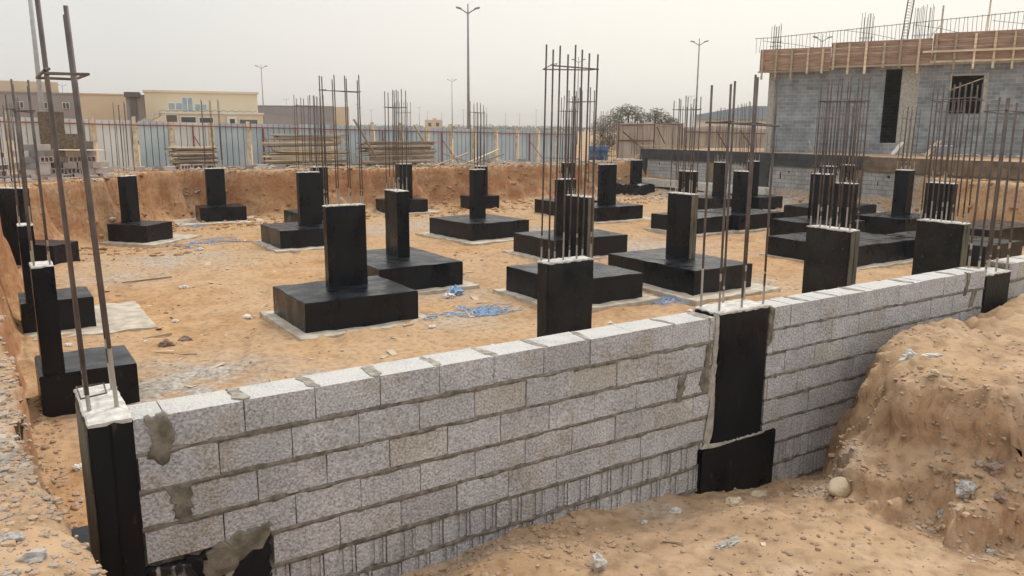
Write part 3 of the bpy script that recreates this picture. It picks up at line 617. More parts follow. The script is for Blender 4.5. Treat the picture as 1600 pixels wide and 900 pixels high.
    for (bx_, by_) in pos:
        h_ = round((hb + r.uniform(-.09, .05)) * 50) / 50
        o = link('rebar', bar_mesh(h_, barr), root, (bx_ + r.uniform(-.006, .006), by_ + r.uniform(-.006, .006), H_)); o.rotation_euler = (LY + r.gauss(0, jit * .35), LX + r.gauss(0, jit * .35), 0)
    def ring(z, tilt=.02):
        g = .022; x0_, x1_, y0_, y1_ = ins - g, wx - ins + g, ins - g, wy - ins + g; zs = [z + r.uniform(-tilt, tilt) for _ in range(4)]
        dx = LX * (z - H_); dy = -LY * (z - H_)
        P_ = [(x0_ + dx, y0_ + dy, zs[0]), (x1_ + dx, y0_ + dy, zs[1]), (x1_ + dx, y1_ + dy, zs[2]), (x0_ + dx, y1_ + dy, zs[3]), (x0_ + dx, y0_ + dy - .004, zs[0] + .012)]
        e_ = Vector(P_[4]) + Vector(((P_[1][0] - P_[0][0]) * .12, .03, .01))
        mb = MB(); mb.tube([*P_, tuple(e_)], .0075, 5); mb.build('stirrup', M['rebar'], root)
    if tie_z: ring(tie_z - FZ)
    return root
C = column
# left row
A = C('black corner column at the bottom left with four tall bars, joined to the block wall', -.765, -.012, 0, .205, .66, .02, 2.35, 1.71, foot=(-.80, -.35, 1.9, 2.8), bars=[(-.735, .19, 2.4, -.018, 0), (-.722, .48, 2.36, -.018, .03), (-.608, .16, 2.03, -.026, 0), (-.588, .5, 2.02, -.028, .04)], jit=.004, seed=1)
mbA = MB(); mbA.tube([(.0, .22, 2.34), (.12, .22, 2.35), (.13, .44, 2.34), (.0, .48, 2.33), (.0, .25, 2.33)], .005, 5); mbA.build('stirrup', M['rebar'], A)
mbA = MB()
for k in range(9): mbA.box(.098 + RND.uniform(-.002, .002), .106 + RND.uniform(-.002, .002), -.009, .01, .62 + k * .18, .62 + k * .18 + .181)
mbA.build('form_seam', M['bitumen'], A)
mbA = MB()
for k in range(10): mbA.box(-.007, .01, .03 + RND.uniform(-.01, .01), .62 + RND.uniform(-.02, .01), .6 + k * .16, .6 + k * .16 + .161)
mbA.build('bare_concrete_edge', M['bare_edge'], A)
C('slim black column with a white cement cap on the second footing along the left edge', -.73, 7.12, 0, .25, .42, -.25, 2.02, 1.64, foot=(-.78, 7.08, 1.14, 1.12), nb=(2, 2), seed=2)
C('slim black column with a bare slab beside its footing, third along the left edge', -.72, 12.15, 0, .24, .4, -.26, 1.96, 1.75, foot=(-.82, 12.08, 1.17, 1.2), pad=(.0, .95, .6, .8), nb=(2, 2), seed=3)
C('wide black column turned on its footing at the far left edge of the pit', -.40, 20.05, 46, .28, .72, -.13, 2.0, None, foot=(.17, 19.8, .95, 1.95), nb=(4, 2), seed=4)
C('black column turned on its low footing, at the back left below the brick pile', 2.64, 24.44, 41, .55, .29, -.13, 2.21, None, foot=(2.97, 23.25, 1.25, 1.5), pad=(.35, .9, .45, .2), nb=(3, 2), seed=5)
C('black column on a footing at the back, below the small stack of boards', 6.21, 29.25, -4, .72, .3, -.18, 2.52, None, foot=(5.7, 28.3, 1.75, 1.3), pad=(.9, .6, .7, .2), nb=(3, 2), seed=6)
# middle
C('black column of the left-centre footing, with another column just behind it', 7.24, 20.92, 0, .72, .25, .05, 2.42, 2.13, foot=(6.22, 19.8, 2.35, 2.1), pad=(.28, .3, .45, .3), nb=(4, 2), seed=7)
C('black column standing hidden half behind the left-centre column below the timber', 9.1, 25.0, 0, .62, .25, .0, 2.6, None, foot=(8.3, 24.1, 2.1, 2.0), nb=(4, 2), seed=8)
C('largest black column at the centre left on the nearest broad footing', 4.37, 10.62, 0, .82, .20, -.03, 2.44, 2.15, foot=(3.48, 9.46, 2.27, 1.95), pad=(.22, .25, .38, .25), nb=(4, 2), seed=9, lap=False)
C('narrow black column rising from the broad footing directly behind the nearest one', 7.12, 13.30, 0, .32, .72, -.03, 2.37, 1.95, foot=(6.05, 12.0, 2.15, 2.9), pad=(.1, .3, .25, .2), nb=(4, 2), seed=10)
C('black column at the far centre against the excavated bank, under the second timber stack', 14.09, 28.05, 0, .66, .3, -.10, 2.6, 2.1, foot=(13.3, 27.55, 1.95, 1.3), pad=(.2, .5, .4, .1), nb=(4, 2), seed=11)
C('black column at the centre of a wide square footing, bars beneath the tall street lamp', 13.13, 19.87, 4, .50, .3, .05, 2.33, 1.99, foot=(12.15, 18.3, 2.45, 2.6, 6), pad=(.4, .35, .55, .3), nb=(4, 2), seed=12)
C('black column hidden behind the centre column, its low footing at the bank', 18.05, 28.0, 0, .6, .28, -.28, 2.2, None, foot=(17.55, 27.6, 1.5, 1.1), nb=(4, 2), seed=13)
C('tall black column in front of centre, cut off below by the block wall top', 4.08, 2.83, 0, .66, .20, .0, 2.35, 2.12, foot=(3.4, 2.2, 1.9, 1.5), nb=(4, 2), stag=-.12, barr=.0105, old=True, seed=14, jit=.006)
C('dark column with a rough brown side behind the tall column near the wall', 9.90, 9.46, 0, .2, .79, .0, 2.36, 2.04, foot=(8.75, 8.66, 2.15, 2.3), pad=(.25, .3, .3, .2), nb=(4, 2), bare=True, seed=15)
C('black column on the third broad footing, overlapped by the column in front of it', 12.86, 14.53, 0, .65, .21, .02, 2.38, 1.97, foot=(12.15, 13.75, 2.75, 2.1), pad=(.3, .1, .3, .2), nb=(4, 2), seed=16)
C('black column on a low footing, standing left of the one by the drums', 20.07, 21.36, 0, .83, .22, .03, 2.21, 1.98, foot=(19.3, 20.6, 2.45, 1.9), pad=(.2, .5, .35, .2), nb=(4, 2), seed=17)
C('distant black column seen between the tall bars right of centre', 20.23, 24.12, 0, .6, .24, .0, 2.31, None, foot=(19.4, 23.3, 2.2, 1.9), nb=(4, 2), seed=18)
C('farthest black column on a ragged round footing beside the end of the neighbouring wall', 30.06, 30.6, 0, .67, .3, -.29, 2.41, 2.1, foot=(29.35, 30.05, 1.95, 1.5), nb=(4, 2), seed=19, foot_rough=.10)
C('wide black column with an olive bare side on the footing right of centre', 13.09, 9.47, 0, .25, .79, -.07, 2.23, 1.93, foot=(12.0, 8.2, 1.95, 3.0), pad=(.4, .45, .5, .2), nb=(4, 2), bare=True, seed=20)
C('black column just behind the olive-sided column right of centre', 20.75, 16.9, 0, .3, .72, -.06, 2.35, None, foot=(19.95, 15.75, 2.1, 2.2, 6), pad=(.2, .2, .25, .2), nb=(4, 2), seed=21)
C('black column in front of the middle of the neighbouring basement wall', 27.76, 21.69, 0, .22, .72, -.04, 2.45, None, foot=(26.6, 20.9, 2.3, 2.2), nb=(4, 2), seed=22)
C('black column whose footing touches the next one, left of the right-hand pair', 23.05, 16.41, 0, .36, .6, -.09, 2.47, None, foot=(22.0, 15.7, 2.6, 2.4), pad=(.15, .2, .25, .2), nb=(4, 2), seed=23)
C('far black column beside the dark pilaster of the neighbouring basement wall', 29.41, 21.34, 0, .35, .5, .0, 2.5, None, foot=(28.98, 20.6, 1.7, 1.9), nb=(3, 2), seed=24)
C('wide charcoal column behind the wall right of the black wall column, olive bare edge', 9.63, 2.83, 0, .24, .77, .0, 2.27, 1.9, foot=(8.9, 2.2, 1.9, 1.9), nb=(5, 2), bare=True, old=True, seed=25, jit=.006)
C('wide charcoal column nearest the right end of the block wall, thin tan bare edge', 12.05, 2.44, 0, .22, .78, .0, 2.2, 1.96, foot=(11.3, 1.9, 1.9, 1.8), nb=(5, 2), bare=True, old=True, seed=26, jit=.006)
C('black column on the left of the crowded right-hand group of columns', 23.54, 13.2, 0, .42, .68, -.05, 2.41, 1.89, foot=(22.15, 12.3, 2.5, 2.1), nb=(4, 2), seed=27)
C('black column second in the crowded right-hand group, rear left', 28.14, 16.29, 0, .34, .58, .0, 2.45, None, foot=(26.95, 15.4, 2.3, 2.2), nb=(4, 2), seed=28)
C('black column third in the crowded right-hand group, rear right', 30.0, 16.6, 0, .3, .6, .0, 2.47, None, foot=(29.5, 15.8, 1.3, 1.7), nb=(4, 2), seed=29)
C('black column in front of the crowded right-hand group, between its bars', 19.5, 9.45, 0, .24, .6, -.02, 2.37, 2.24, foot=(18.3, 8.6, 3.3, 2.75), pad=(.1, .3, .3, .2), nb=(4, 2), seed=30)
C('black column standing alone before the basement wall below the house door', 27.45, 12.55, 0, .4, .54, .03, 2.29, 1.88, foot=(26.1, 11.7, 2.6, 2.0), nb=(4, 2), seed=31)
C('black column behind the right-hand charcoal column, at the sandy slope', 22.3, 8.15, 0, .3, .8, -.03, 2.29, 2.02, foot=(21.75, 6.75, 2.1, 3.0), nb=(5, 2), seed=32)
b32 = rough_box('footing', 0, 3.4, 0, 1.8, -.1, .6, M['bitumen'], None, (25.6, 8.5, FZ), 0, seed=77, undulate=.02); b32['kind'] = 'thing'; props(b32, 'low black footing without a column at the far right edge of the pit', 'footing')
# columns set in the wall
F2 = C('black column set in the block wall right of centre, on a wider black footing', 3.735, -.012, 0, .60, .275, .035, 1.87, 1.522, nb=(3, 2), zb=-1.10, barr=.0095, seed=33, jit=.008)
rough_box('footing', 0, .93, 0, .85, -.3, 1.148, M['bitumen'], F2, (3.60 - 3.735, -.012, 0), 0, amp=.006, seed=5)
noisy_plate([(-.06, 1.145), (.30, 1.147), (.66, 1.146), (.66, 1.156), (.40, 1.160), (.10, 1.162), (-.08, 1.185), (-.12, 1.155)], -.012, .01, .008).build('cement_top', M['mortar_pale'], F2)
F3 = C('short dark column in the wall at the right, its foot buried in the sand mound', 7.9, -.008, 0, .52, .26, -.05, 1.80, 1.665, nb=(3, 2), zb=-1.65, old=True, seed=34, jit=.008)

# ------------------------------------------------------------------ long sheet-metal fence behind the pit
def fz_top(x): return 1.79 - .0168 * x
def gz(x): return -.36 - .006 * x
FN = empty('sheet_fence', (13, 35, -.4), 0, 'long fence of white and pale blue metal sheets with a red rail, behind the pit', 'fence')
posts = [-5.1, -3.5, -1.9, -.2, 1.4, 2.92, 4.58, 6.10, 7.84, 9.55, 11.89, 13.75, 15.91, 17.5, 19.08, 20.55, 22.0, 23.47, 24.92, 26.38, 27.79, 29.25]
for a, b_ in zip(posts[:-1], posts[1:]):
    mb = MB(); x0, x1 = a + .13, b_ - .13; xs = []; x = x0; tilt = RND.uniform(-.03, .03)
    while x < x1 - .05:
        wv = min(.27, x1 - x)
        xs += [(x + .002, 0), (x + wv * .87, 0), (x + wv * .88, .09), (x + wv * .99, .09)]; x += wv
    xs.append((x1, 0)); dz = RND.uniform(-.03, .03)
    for k, (px, py) in enumerate(xs):
        mb.v += [(px - 13, py, gz(px) - .1 + .4), (px - 13, py + tilt, fz_top(px) + dz + .4)]
        if k: mb.f.append([2 * k - 2, 2 * k, 2 * k + 1, 2 * k - 1]); mb.mi.append(0)
    o = mb.build('sheet_panel', M['sheet_white'] if a < 9 and RND.random() > .15 else M['sheet_blue'], FN)
    sdm = o.modifiers.new('thickness', 'SOLIDIFY'); sdm.thickness = .004
for a in posts:
    if RND.random() < .12: continue
    mb = MB(); h_ = fz_top(a) + RND.choice([-.05, .08, .16, .22])
    mb.box(a - 13 - .075, a - 13 + .075, .03, .13, gz(a) + .3, h_ + .4, .01); mb.build('timber_post', M['post_tan'], FN)
    for k in range(2):
        if RND.random() < .5: continue
        mb = MB(); z = fz_top(a) + .4 - .35 - k * .5; mb.box(a - 13 - .035, a - 13 + .035, .012, .03, z - .03, z + .03, .01); mb.build('packing_piece', M['wood'], FN)
mb = MB(); mb.tube([(x - 13, -.09, fz_top(x) + .4 - .19 + RND.uniform(-.012, .012)) for x in np.arange(-5, 29.3, 1.7)], .027, 6); mb.build('rail', M['red_steel'], FN)
for x in (7.0, 10.2, 16.4, 19.9, 25.7):
    mb = MB(); mb.tube([(x - 13, -.12, gz(x) + .35), (x - 13, -.12, fz_top(x) + .22)], .035, 6); mb.tube([(x - 13, -.12, fz_top(x) - .2), (x - 13 + .7, -.9, gz(x) + .36)], .022, 6); mb.build('brace', M['red_steel'], FN)
FR = empty('rusty_fence', (34, 36.6, -.4), 0, 'buckled tan corrugated fence with rusty frame behind the neighbouring wall, by the blue drums', 'fence')
def corr(x0, x1, top0, top1, y0, y1, mname, zb_=-.45):
    mb = MB(); n_ = int((x1 - x0) / .11) * 2
    for k in range(n_ + 1):
        t = k / n_; x = x0 + (x1 - x0) * t; yy = y0 + (y1 - y0) * t + (.06 if k % 2 else -.06); tp = top0 + (top1 - top0) * t + mnoise.noise(Vector((x * .7, 1, 2))) * .10; lean = mnoise.noise(Vector((x * .5, 7, 2))) * .3
        mb.v += [(x - 34, yy - 36.6, zb_ + .4), (x - 34 + lean * .4, yy - 36.6 + lean, tp + .4)]
        if k: mb.f.append([2 * k - 2, 2 * k, 2 * k + 1, 2 * k - 1]); mb.mi.append(0)
    o = mb.build('corrugated_sheet', M[mname], FR); sdm = o.modifiers.new('thickness', 'SOLIDIFY'); sdm.thickness = .004
corr(33.75, 37.0, 1.82, 1.86, 36.5, 36.6, 'sheet_tan'); corr(37.05, 39.7, 1.90, 1.85, 36.6, 36.6, 'sheet_tan'); corr(39.8, 43.4, 1.6, 1.75, 36.5, 36.3, 'sheet_tan'); corr(43.5, 49, 1.7, 1.5, 36.4, 36, 'sheet_tan')
for pts in ([(33.75, 36.35, 1.72), (36.9, 36.4, 1.76)], [(33.8, 36.35, .72), (36.9, 36.4, .68)], [(37, 36.4, 1.84), (39.6, 36.45, 1.8)], [(39.7, 36.3, 1.3), (49, 35.8, 1.15)], [(33.75, 36.35, -.4), (33.78, 36.35, 1.85)], [(36.95, 36.4, -.4), (36.98, 36.4, 1.95)], [(39.65, 36.4, -.3), (39.6, 36.4, 1.9)], [(34.0, 36.2, 1.3), (35.4, 35.8, .2)], [(37.0, 36.2, 1.6), (37.5, 35.9, .5)], [(42.5, 36, 1.4), (43.4, 35.7, .1)], [(45, 36, 1.4), (45.9, 35.5, .1)]):
    mb = MB(); mb.tube([(a - 34, b_ - 36.6, c_ + .4) for a, b_, c_ in pts], .045, 6); mb.build('frame_bar', M['rust'], FR)
FR.location = (34, 36.6, -.4)

# ------------------------------------------------------------------ stacked timber on the bank
ORD = ['first', 'second', 'third', 'fourth', 'fifth', 'sixth', 'seventh', 'eighth', 'ninth', 'tenth', 'eleventh', 'twelfth', 'thirteenth', 'fourteenth', 'fifteenth', 'sixteenth', 'seventeenth', 'eighteenth', 'nineteenth', 'twentieth'] + ['%dth' % q for q in range(21, 60)]
def plank(x, y, z, Lx, wy, th, m_, label, group, rz=0, ry=0, name='plank', cat='plank'):
    mb = MB(); mb.box(-Lx / 2, Lx / 2, -wy / 2, wy / 2, 0, th, .006); o = mb.build(name, m_, None, (x, y, z)); o.rotation_euler = (0, ry, rz)
    return props(o, label, cat, group, 'thing')
def stack(x0, x1, y, z0, h, th, rows, ml, label, group, ragged, name='plank', dy=.24):
    z = z0 + .12; 
    for bx in (x0 + .4, (x0 + x1) / 2, x1 - .4): plank(bx, y + dy * (rows - 1) / 2, z0 - .02, .14, dy * rows + .2, .14, M['wood_grey'], ('left', 'middle', 'right')[int(round((bx - x0 - .4) / max(.1, x1 - x0 - .8) * 2))] + ' bearer under ' + label, 'bearers under the timber stacks', name='bearer', cat='timber')
    k = 0
    while z < z0 + h:
        t = th * RND.uniform(.7, 1.3)
        for r_ in range(rows):
            a = x0 + RND.uniform(-.1, ragged); b_ = x1 - RND.uniform(-.1, ragged * .8)
            if r_ > 0 and z < z0 + h - th * 3 and RND.random() < .75: continue
            tilt = RND.gauss(0, .006) * (2 if ragged > .8 else 1)
            plank((a + b_) / 2, y + r_ * dy + RND.uniform(-.12, .08), z, b_ - a, dy * .92, t * .8, M[RND.choice(ml)], ('front', 'middle', 'rear')[r_] + ' board, ' + ORD[k] + ' layer from the bottom, of ' + label, group, RND.gauss(0, .015), tilt, name)
        z += t; k += 1
stack(5.5, 7.5, 32.6, -.35, .92, .042, 3, ['wood_grey', 'wood_grey', 'wood'], 'the small stack by the red fence brace', 'boards in the small left stack', .35)
stack(9.6, 13.7, 32.8, -.42, 1.55, .062, 3, ['wood', 'wood', 'wood_grey', 'wood_pale'], 'the tallest timber stack', 'boards in the tallest timber stack', .9)
stack(14.1, 18.3, 32.6, -.5, 1.25, .070, 3, ['wood_grey', 'wood', 'wood_grey'], 'the lower brown stack near centre', 'boards in the lower brown timber stack', .6)
for (x, y, z, L_, rz, ry, mn, lab) in ((14.3, 32.2, .9, 2.2, .1, 1.0, 'wood', 'board leaning steeply between the two timber stacks'),
    (18.7, 31.9, -.18, 2.6, .1, -.28, 'wood_pale', 'pale board sloping off the right end of the brown timber stack'), (19.5, 31.7, -.22, 2.4, -.5, .32, 'wood', 'loose board crossing another below the fence, centre'),
    (20.6, 31.9, -.05, 2.7, .15, -.30, 'wood_pale', 'long pale board propped up toward the fence right of the timber'), (21.2, 32.0, -.15, 2.2, .3, -.2, 'wood_grey', 'grey board lying under the propped pale board'),
    (16.0, 31.2, -.36, 3.3, .03, .01, 'wood', 'long flat board on the bank edge in front of the brown stack'), (12.2, 31.2, -.38, 2.6, -.02, -.01, 'wood_grey', 'flat grey board on the bank edge below the tallest stack'),
    (19.9, 31.4, -.42, 2.1, .7, .02, 'wood', 'short board lying flat among offcuts on the bank'), (27.0, 33.5, -.25, 2.6, 0, .03, 'wood_grey', 'dark beam lying before the end of the blue fence'),
    (7.1, 31.6, -.32, 1.8, .1, -.04, 'wood_grey', 'thin grey board before the small left stack'), (35.0, 33.6, .42, 3.3, -.35, .0, 'wood_pale', 'pale yellow board on top of the neighbouring platform'), (36.6, 33.0, .36, 3.6, -.28, .02, 'wood_pale', 'second pale yellow board lying toward the rusty fence'), (35.8, 32.3, .30, 3.0, -.5, 0, 'wood', 'brown board at the corner of the neighbouring platform'),
    (18.2, 33.9, .9, 1.7, .1, .95, 'wood_pale', 'thin batten leaning on the fence above the brown stack')):
    plank(x, y, z, L_, .16, .045, M[mn], lab, None, rz, ry)

# ------------------------------------------------------------------ hollow concrete blocks piled on the far bank, left
def hollow_mesh(nh=2, name='concrete_block'):
    mb = MB(); Lh, W_, H_ = .4, .2, .2; t = .03; cw = (Lh - t * (nh + 1)) / nh
    mb.box(-.2, .2, 0, .19, 0, t); mb.box(-.2, .2, 0, .19, H_ - t, H_)
    for k in range(nh + 1): x = -.2 + k * (cw + t); mb.box(x, x + t, .001, .19, t - .001, H_ - t + .001)
    mb.box(-.198, .198, .17, .2, .002, H_ - .002)
    return mb.mesh(name, M['block_pile'])
M['block_pile'] = mat('block_pile', (.42, .365, .335), (.55, .49, .455), 2.0, .95, .5, 60, dist=.006, vary=.2)
M['block_pile_dark'] = mat('block_pile_dark', (.21, .20, .20), (.30, .28, .28), 2.0, .95, .5, 60, dist=.006, vary=.2)
HM = [hollow_mesh(2), hollow_mesh(3)]
mbS = MB(); mbS.box(-.2, .2, 0, .2, 0, .2, .003); SOLID = mbS.mesh('concrete_block', M['block_pile']); mbS = MB(); mbS.box(-.2, .2, 0, .2, 0, .2, .003); SOLID2 = mbS.mesh('concrete_block', M['block_pile_dark'])
def cblock(x, y, z, rz, holes=False, group='grey concrete blocks piled on the far bank', label=None, ry=0, m_=None):
    me = RND.choice(HM) if holes else (m_ or RND.choice([SOLID, SOLID, SOLID, SOLID2])); o = link('concrete_block', me, None, (x, y, z)); o.rotation_euler = (0, ry, rz)
    return props(o, label or ('hollow block with open cells in the pile before the fence' if holes else 'plain grey block face in the pile before the fence'), 'block', group, 'thing')
def pile(x0, x1, y, layers, zb_, seed, where):
    r = random.Random(seed)
    for k in range(layers):
        a = x0 + (.0 if k < 2 else r.uniform(0, .3)) + .2 * (k % 2); b_ = x1 - (0 if k < 2 else r.uniform(0, .3) + .06 * k)
        x = a; q = 0
        while x < b_:
            if r.random() < .93:
                ho = r.random() < .28
                cblock(x + r.uniform(-.02, .02), y + r.uniform(-.06, .06) + k * .03, zb_ + k * .2, r.gauss(0, .06) + (0 if r.random() < .7 else .6), ho, label=('hollow' if ho else 'plain') + ' block, ' + ORD[k] + ' layer up, ' + ORD[q] + ' along, ' + where); q += 1
            x += .42
pile(-2.6, -.35, 26.6, 8, -.38, 3, 'tall left-edge pile'); pile(-.1, 1.0, 27.0, 6, -.36, 12, 'middle pile'); pile(1.2, 2.5, 26.9, 5, -.36, 4, 'pile under mottled slab'); pile(-.2, 2.6, 27.4, 5, -.36, 5, 'row behind middle pile'); pile(-2.6, 2.6, 26.1, 1, -.42, 6, 'loose front row')
for k, (x, y, rz, ry, lab) in enumerate(((4.1, 31.1, .2, 0, 'lone concrete block right of the pile, upright before the fence'), (4.8, 31.2, .5, .25, 'tilted concrete block left of the small board stack'), (5.2, 31.0, -.2, 0, 'block lying flat at the foot of the small board stack'), (8.7, 31.6, .3, 0, 'block right of the small board stack on the bank edge'), (9.2, 31.7, 0, 0, 'block next to another near the tallest timber stack'), (9.9, 31.2, .4, .12, 'large tilted block under the left end of the tallest stack'), (22.6, 33.2, 0, 0, 'block at the foot of the blue fence, right of the propped board'), (24.4, 33.6, .1, 0, 'block lying at the fence beside a slanting sheet'), (26.0, 33.5, 0, 0, 'block at the fence left of the dark beam'), (22.0, 33.4, .4, .3, 'tilted block leaning behind the loose boards'))):
    cblock(x, y, hz(x, y) - .02, rz, False, None, lab, ry, SOLID2 if k % 2 else SOLID)
for k, (x, y, rz) in enumerate(((6.0, 31.9, 0), (6.5, 31.9, .05), (7.05, 31.9, 0))):
    cblock(x, y, hz(x, y), rz, True, 'hollow blocks under the small board stack', ('left', 'middle', 'right')[k] + ' hollow block under the small board stack')
o = rough_box('brown_slab', 0, .92, 0, .16, 0, 2.38, M['slab_brown'], None, (.86, 34.0, -.36), 0, amp=.02, step=.15, seed=3); props(o, 'tall rough brown slab standing against the fence beside the lamp pole', 'slab', None, 'thing')
o = rough_box('brown_slab', 0, .70, 0, .4, 0, .56, M['slab_brown'], None, (1.02, 27.2, .62), 0, amp=.03, step=.12, seed=4); props(o, 'squat mottled brown slab set on the block pile', 'slab', None, 'thing')
o = rough_box('dark_box', 0, .32, 0, .3, 0, .32, M['bwall_dark'], None, (1.78, 27.2, .62), 0, amp=.01, step=.2, seed=5); props(o, 'small dark box on the block pile beside the mottled slab', 'box', None, 'thing')
mb = MB(); mb.box(-.75, .75, -.3, .3, 0, .03, .01); o = mb.build('board', M['wood'], None, (1.6, 26.75, .64)); o.rotation_euler = (0, .03, .05); props(o, 'pale board lying across the top of the block pile', 'board', None, 'thing')

# ------------------------------------------------------------------ blue drums
def drum(x, y, z, label):
    root = empty('drum', (x, y, z), 0, label, 'drum', 'blue plastic drums at the end of the fence'); mb = MB(); n_ = 24; prof = [(.0, .0), (.29, .0), (.31, .04), (.31, .22), (.33, .25), (.31, .28), (.31, .60), (.33, .63), (.31, .66), (.31, .86), (.28, .92), (.0, .92)]
    for (r_, z_) in prof:
        for k in range(n_): mb.v.append((math.cos(k / n_ * 6.2832) * r_, math.sin(k / n_ * 6.2832) * r_, z_))
    for q in range(len(prof) - 1):
        for k in range(n_): mb.f.append([q * n_ + k, q * n_ + (k + 1) % n_, (q + 1) * n_ + (k + 1) % n_, (q + 1) * n_ + k]); mb.mi.append(0)
    mb.build('barrel', M['plastic_blue'], root, smooth=True); mb = MB(); mb.tube([(.12, 0, .9), (.12, 0, .955)], .035, 10); mb.build('bung', M['plastic_blue'], root)
drum(31.45, 36.0, -.52, 'left one of two blue drums beyond the fence end'); drum(32.15, 35.9, -.52, 'right one of two blue drums, beside the rusty fence')

# ------------------------------------------------------------------ street lamps
def polar(azd, D, z=0): a = R_(azd); return Vector((CAM.x + math.sin(a) * D, CAM.y + math.cos(a) * D, z))
def lamp(azd, D, h, label, group='double-arm street lamps', rz=None, r=.09, full=True):
    P_ = polar(azd, D, -.4); root = empty('street_lamp', P_, -R_(azd) + (rz or 0), label, 'street lamp', group); r = max(r, D * .00032)
    mb = MB(); mb.tube([(0, 0, 0), (0, 0, h * .5), (0, 0, h)], r, 8, r * .5); mb.build('pole', M['lamp_grey'], root, smooth=True)
    for s in (-1, 1):
        mb = MB(); mb.tube([(0, 0, h - .2), (s * .25, 0, h - .02), (s * .48, 0, h + .1)], r * .34, 6); ar = mb.build('arm', M['lamp_grey'], root)
        mb = MB(); mb.box(-.2, .2, -.12, .12, -.05, .06); o = mb.build('lamp_head', M['lamp_grey'], ar, (s * .62, 0, h + .17), bevel=.03); o.rotation_euler = (0, -s * .25, 0)
    mb = MB(); mb.tube([(0, 0, h - .1), (0, 0, h + .45)], r * .35, 6); mb.build('spike', M['lamp_grey'], root)
lamp(30.02, 57, 9.7, 'tallest street lamp, right behind the fence at the centre', r=.12)
lamp(45.81, 79, 9.7, 'street lamp at the right, left of the house being built', r=.11)
lamp(16.12, 116, 9.7, 'street lamp above the left timber stack')
lamp(28.88, 140, 9.7, 'smaller street lamp just left of the tallest one')
lamp(37.68, 98, 9.7, 'street lamp seen behind the tall bars right of centre')
lamp(53.6, 74, 9.3, 'street lamp whose head shows above the house roof, right', rz=.4)
for kk, (azd, D) in enumerate(sorted(((17.62, 250), (22.33, 295), (22.54, 340), (23.28, 390), (26.59, 332), (27.16, 425), (24.82, 306), (28.14, 480), (30.92, 470), (31.28, 345), (32.63, 465), (34.79, 363), (33.62, 460), (4.31, 188), (4.98, 254), (45.44, 206), (29.67, 372), (25.92, 446), (38.8, 400), (35.9, 480)))):
    lamp(azd, D, 9.7, ORD[kk] + ' from the left of the tiny street lamps on the horizon', 'far-off street lamps on the horizon')
root = empty('street_lamp', (1.2, 37.0, -.4), 0, 'thick pale lamp pole at the far left, rising out of the picture', 'street lamp'); mb = MB(); mb.tube([(0, 0, 0), (0, 0, 5), (0, 0, 9.7)], .115, 12, .075); mb.build('pole', M['galv'], root, smooth=True)
mb = MB(); mb.tube([(0, 0, 9.6), (.5, 0, 9.9), (1.1, 0, 10.0)], .04, 6); mb.build('arm', M['galv'], root)

# ------------------------------------------------------------------ buildings beyond the fence
def frame_at(azd, D): return polar(azd, D, -.5), -R_(azd)
def bld(name, azd, D, label, cat='building'):
    P_, rz = frame_at(azd, D); return empty(name, P_, rz, label, cat)
def bpart(root, name, m_, *boxes, bevel=0):
    mb = MB()
    for b_ in boxes: mb.box(*b_)
    return mb.build(name, m_, root, bevel=bevel)
# local x to the right, y away from the camera
V_ = bld('villa', 11.7, 95, 'cream flat-roofed villa with blue windows behind the fence, left')
bpart(V_, 'wall', M['bwall_cream'], (-4.7, 6.75, 0, 9, 0, 5.5)); bpart(V_, 'parapet', M['bwall_cream'], (-4.85, 6.9, -.15, 9.1, 5.5, 5.72))
bpart(V_, 'side_tower', M['bwall_grey'], (-6.6, -4.75, 1.2, 6, 0, 5.25)); bpart(V_, 'roof_unit', M['bwall_dark'], (-6.7, -5.2, .6, 3, 5.0, 5.5), (-6.2, -5.6, 1.0, 1.3, 2.5, 5.0))
bpart(V_, 'lower_wing', M['bwall_cream'], (-3.4, 7.0, -3.2, -.1, 0, 3.25)); bpart(V_, 'wing_coping', M['bwall_white'], (-3.5, 7.1, -3.35, .0, 3.25, 3.42))
mb = MB(); mb.prism([(-6.6, 1.6), (-3.3, 3.5), (-3.3, 2.9), (-6.4, 1.1)], lambda a, c_, d: (a, d, c_), -4.4, -3.3); mb.build('ramp_wall', M['pad'], V_)
mb = MB(); mb.prism([(-5.4, .5), (-5.4, 1.6), (-2.6, 3.2), (-2.6, .5)], lambda a, c_, d: (a, d, c_), -5.6, -4.5); mb.build('stair', M['bwall_cream'], V_)
for (x0, x1, z0, z1, mm) in ((-2.4, -1.1, 3.75, 4.4, 'win_blue'), (-1.0, .0, 3.5, 5.0, 'win_blue'), (.25, 1.4, 3.7, 4.3, 'win_blue')):
    o = bpart(V_, 'window', M['bwall_white'], (x0 - .08, x1 + .08, -.05, .01, z0 - .08, z1 + .08)); bpart(o, 'pane', M[mm], (x0, x1, -.075, -.04, z0, z1)); bpart(o, 'mullion', M['bwall_white'], ((x0 + x1) / 2 - .04, (x0 + x1) / 2 + .04, -.09, -.03, z0, z1))
for (x0, x1, z0, z1, mm) in ((-3.0, -1.6, 2.4, 3.1, 'slab_brown'), (-1.2, .2, 2.35, 2.9, 'win_dark'), (.6, 1.9, 2.35, 2.85, 'win_dark'), (4.6, 6.4, 1.6, 2.7, 'slab_brown')):
    o = bpart(V_, 'window', M['bwall_white'], (x0 - .1, x1 + .1, -3.28, -3.19, z0 - .08, z1 + .1)); bpart(o, 'pane', M[mm], (x0, x1, -3.31, -3.26, z0, z1))
bpart(V_, 'gate_house', M['bwall_white'], (3.3, 4.3, -4.3, -3.3, 0, 3.0)); 
o = bpart(V_, 'window', M['win_dark'], (3.55, 4.05, -4.35, -4.29, 2.2, 2.75))
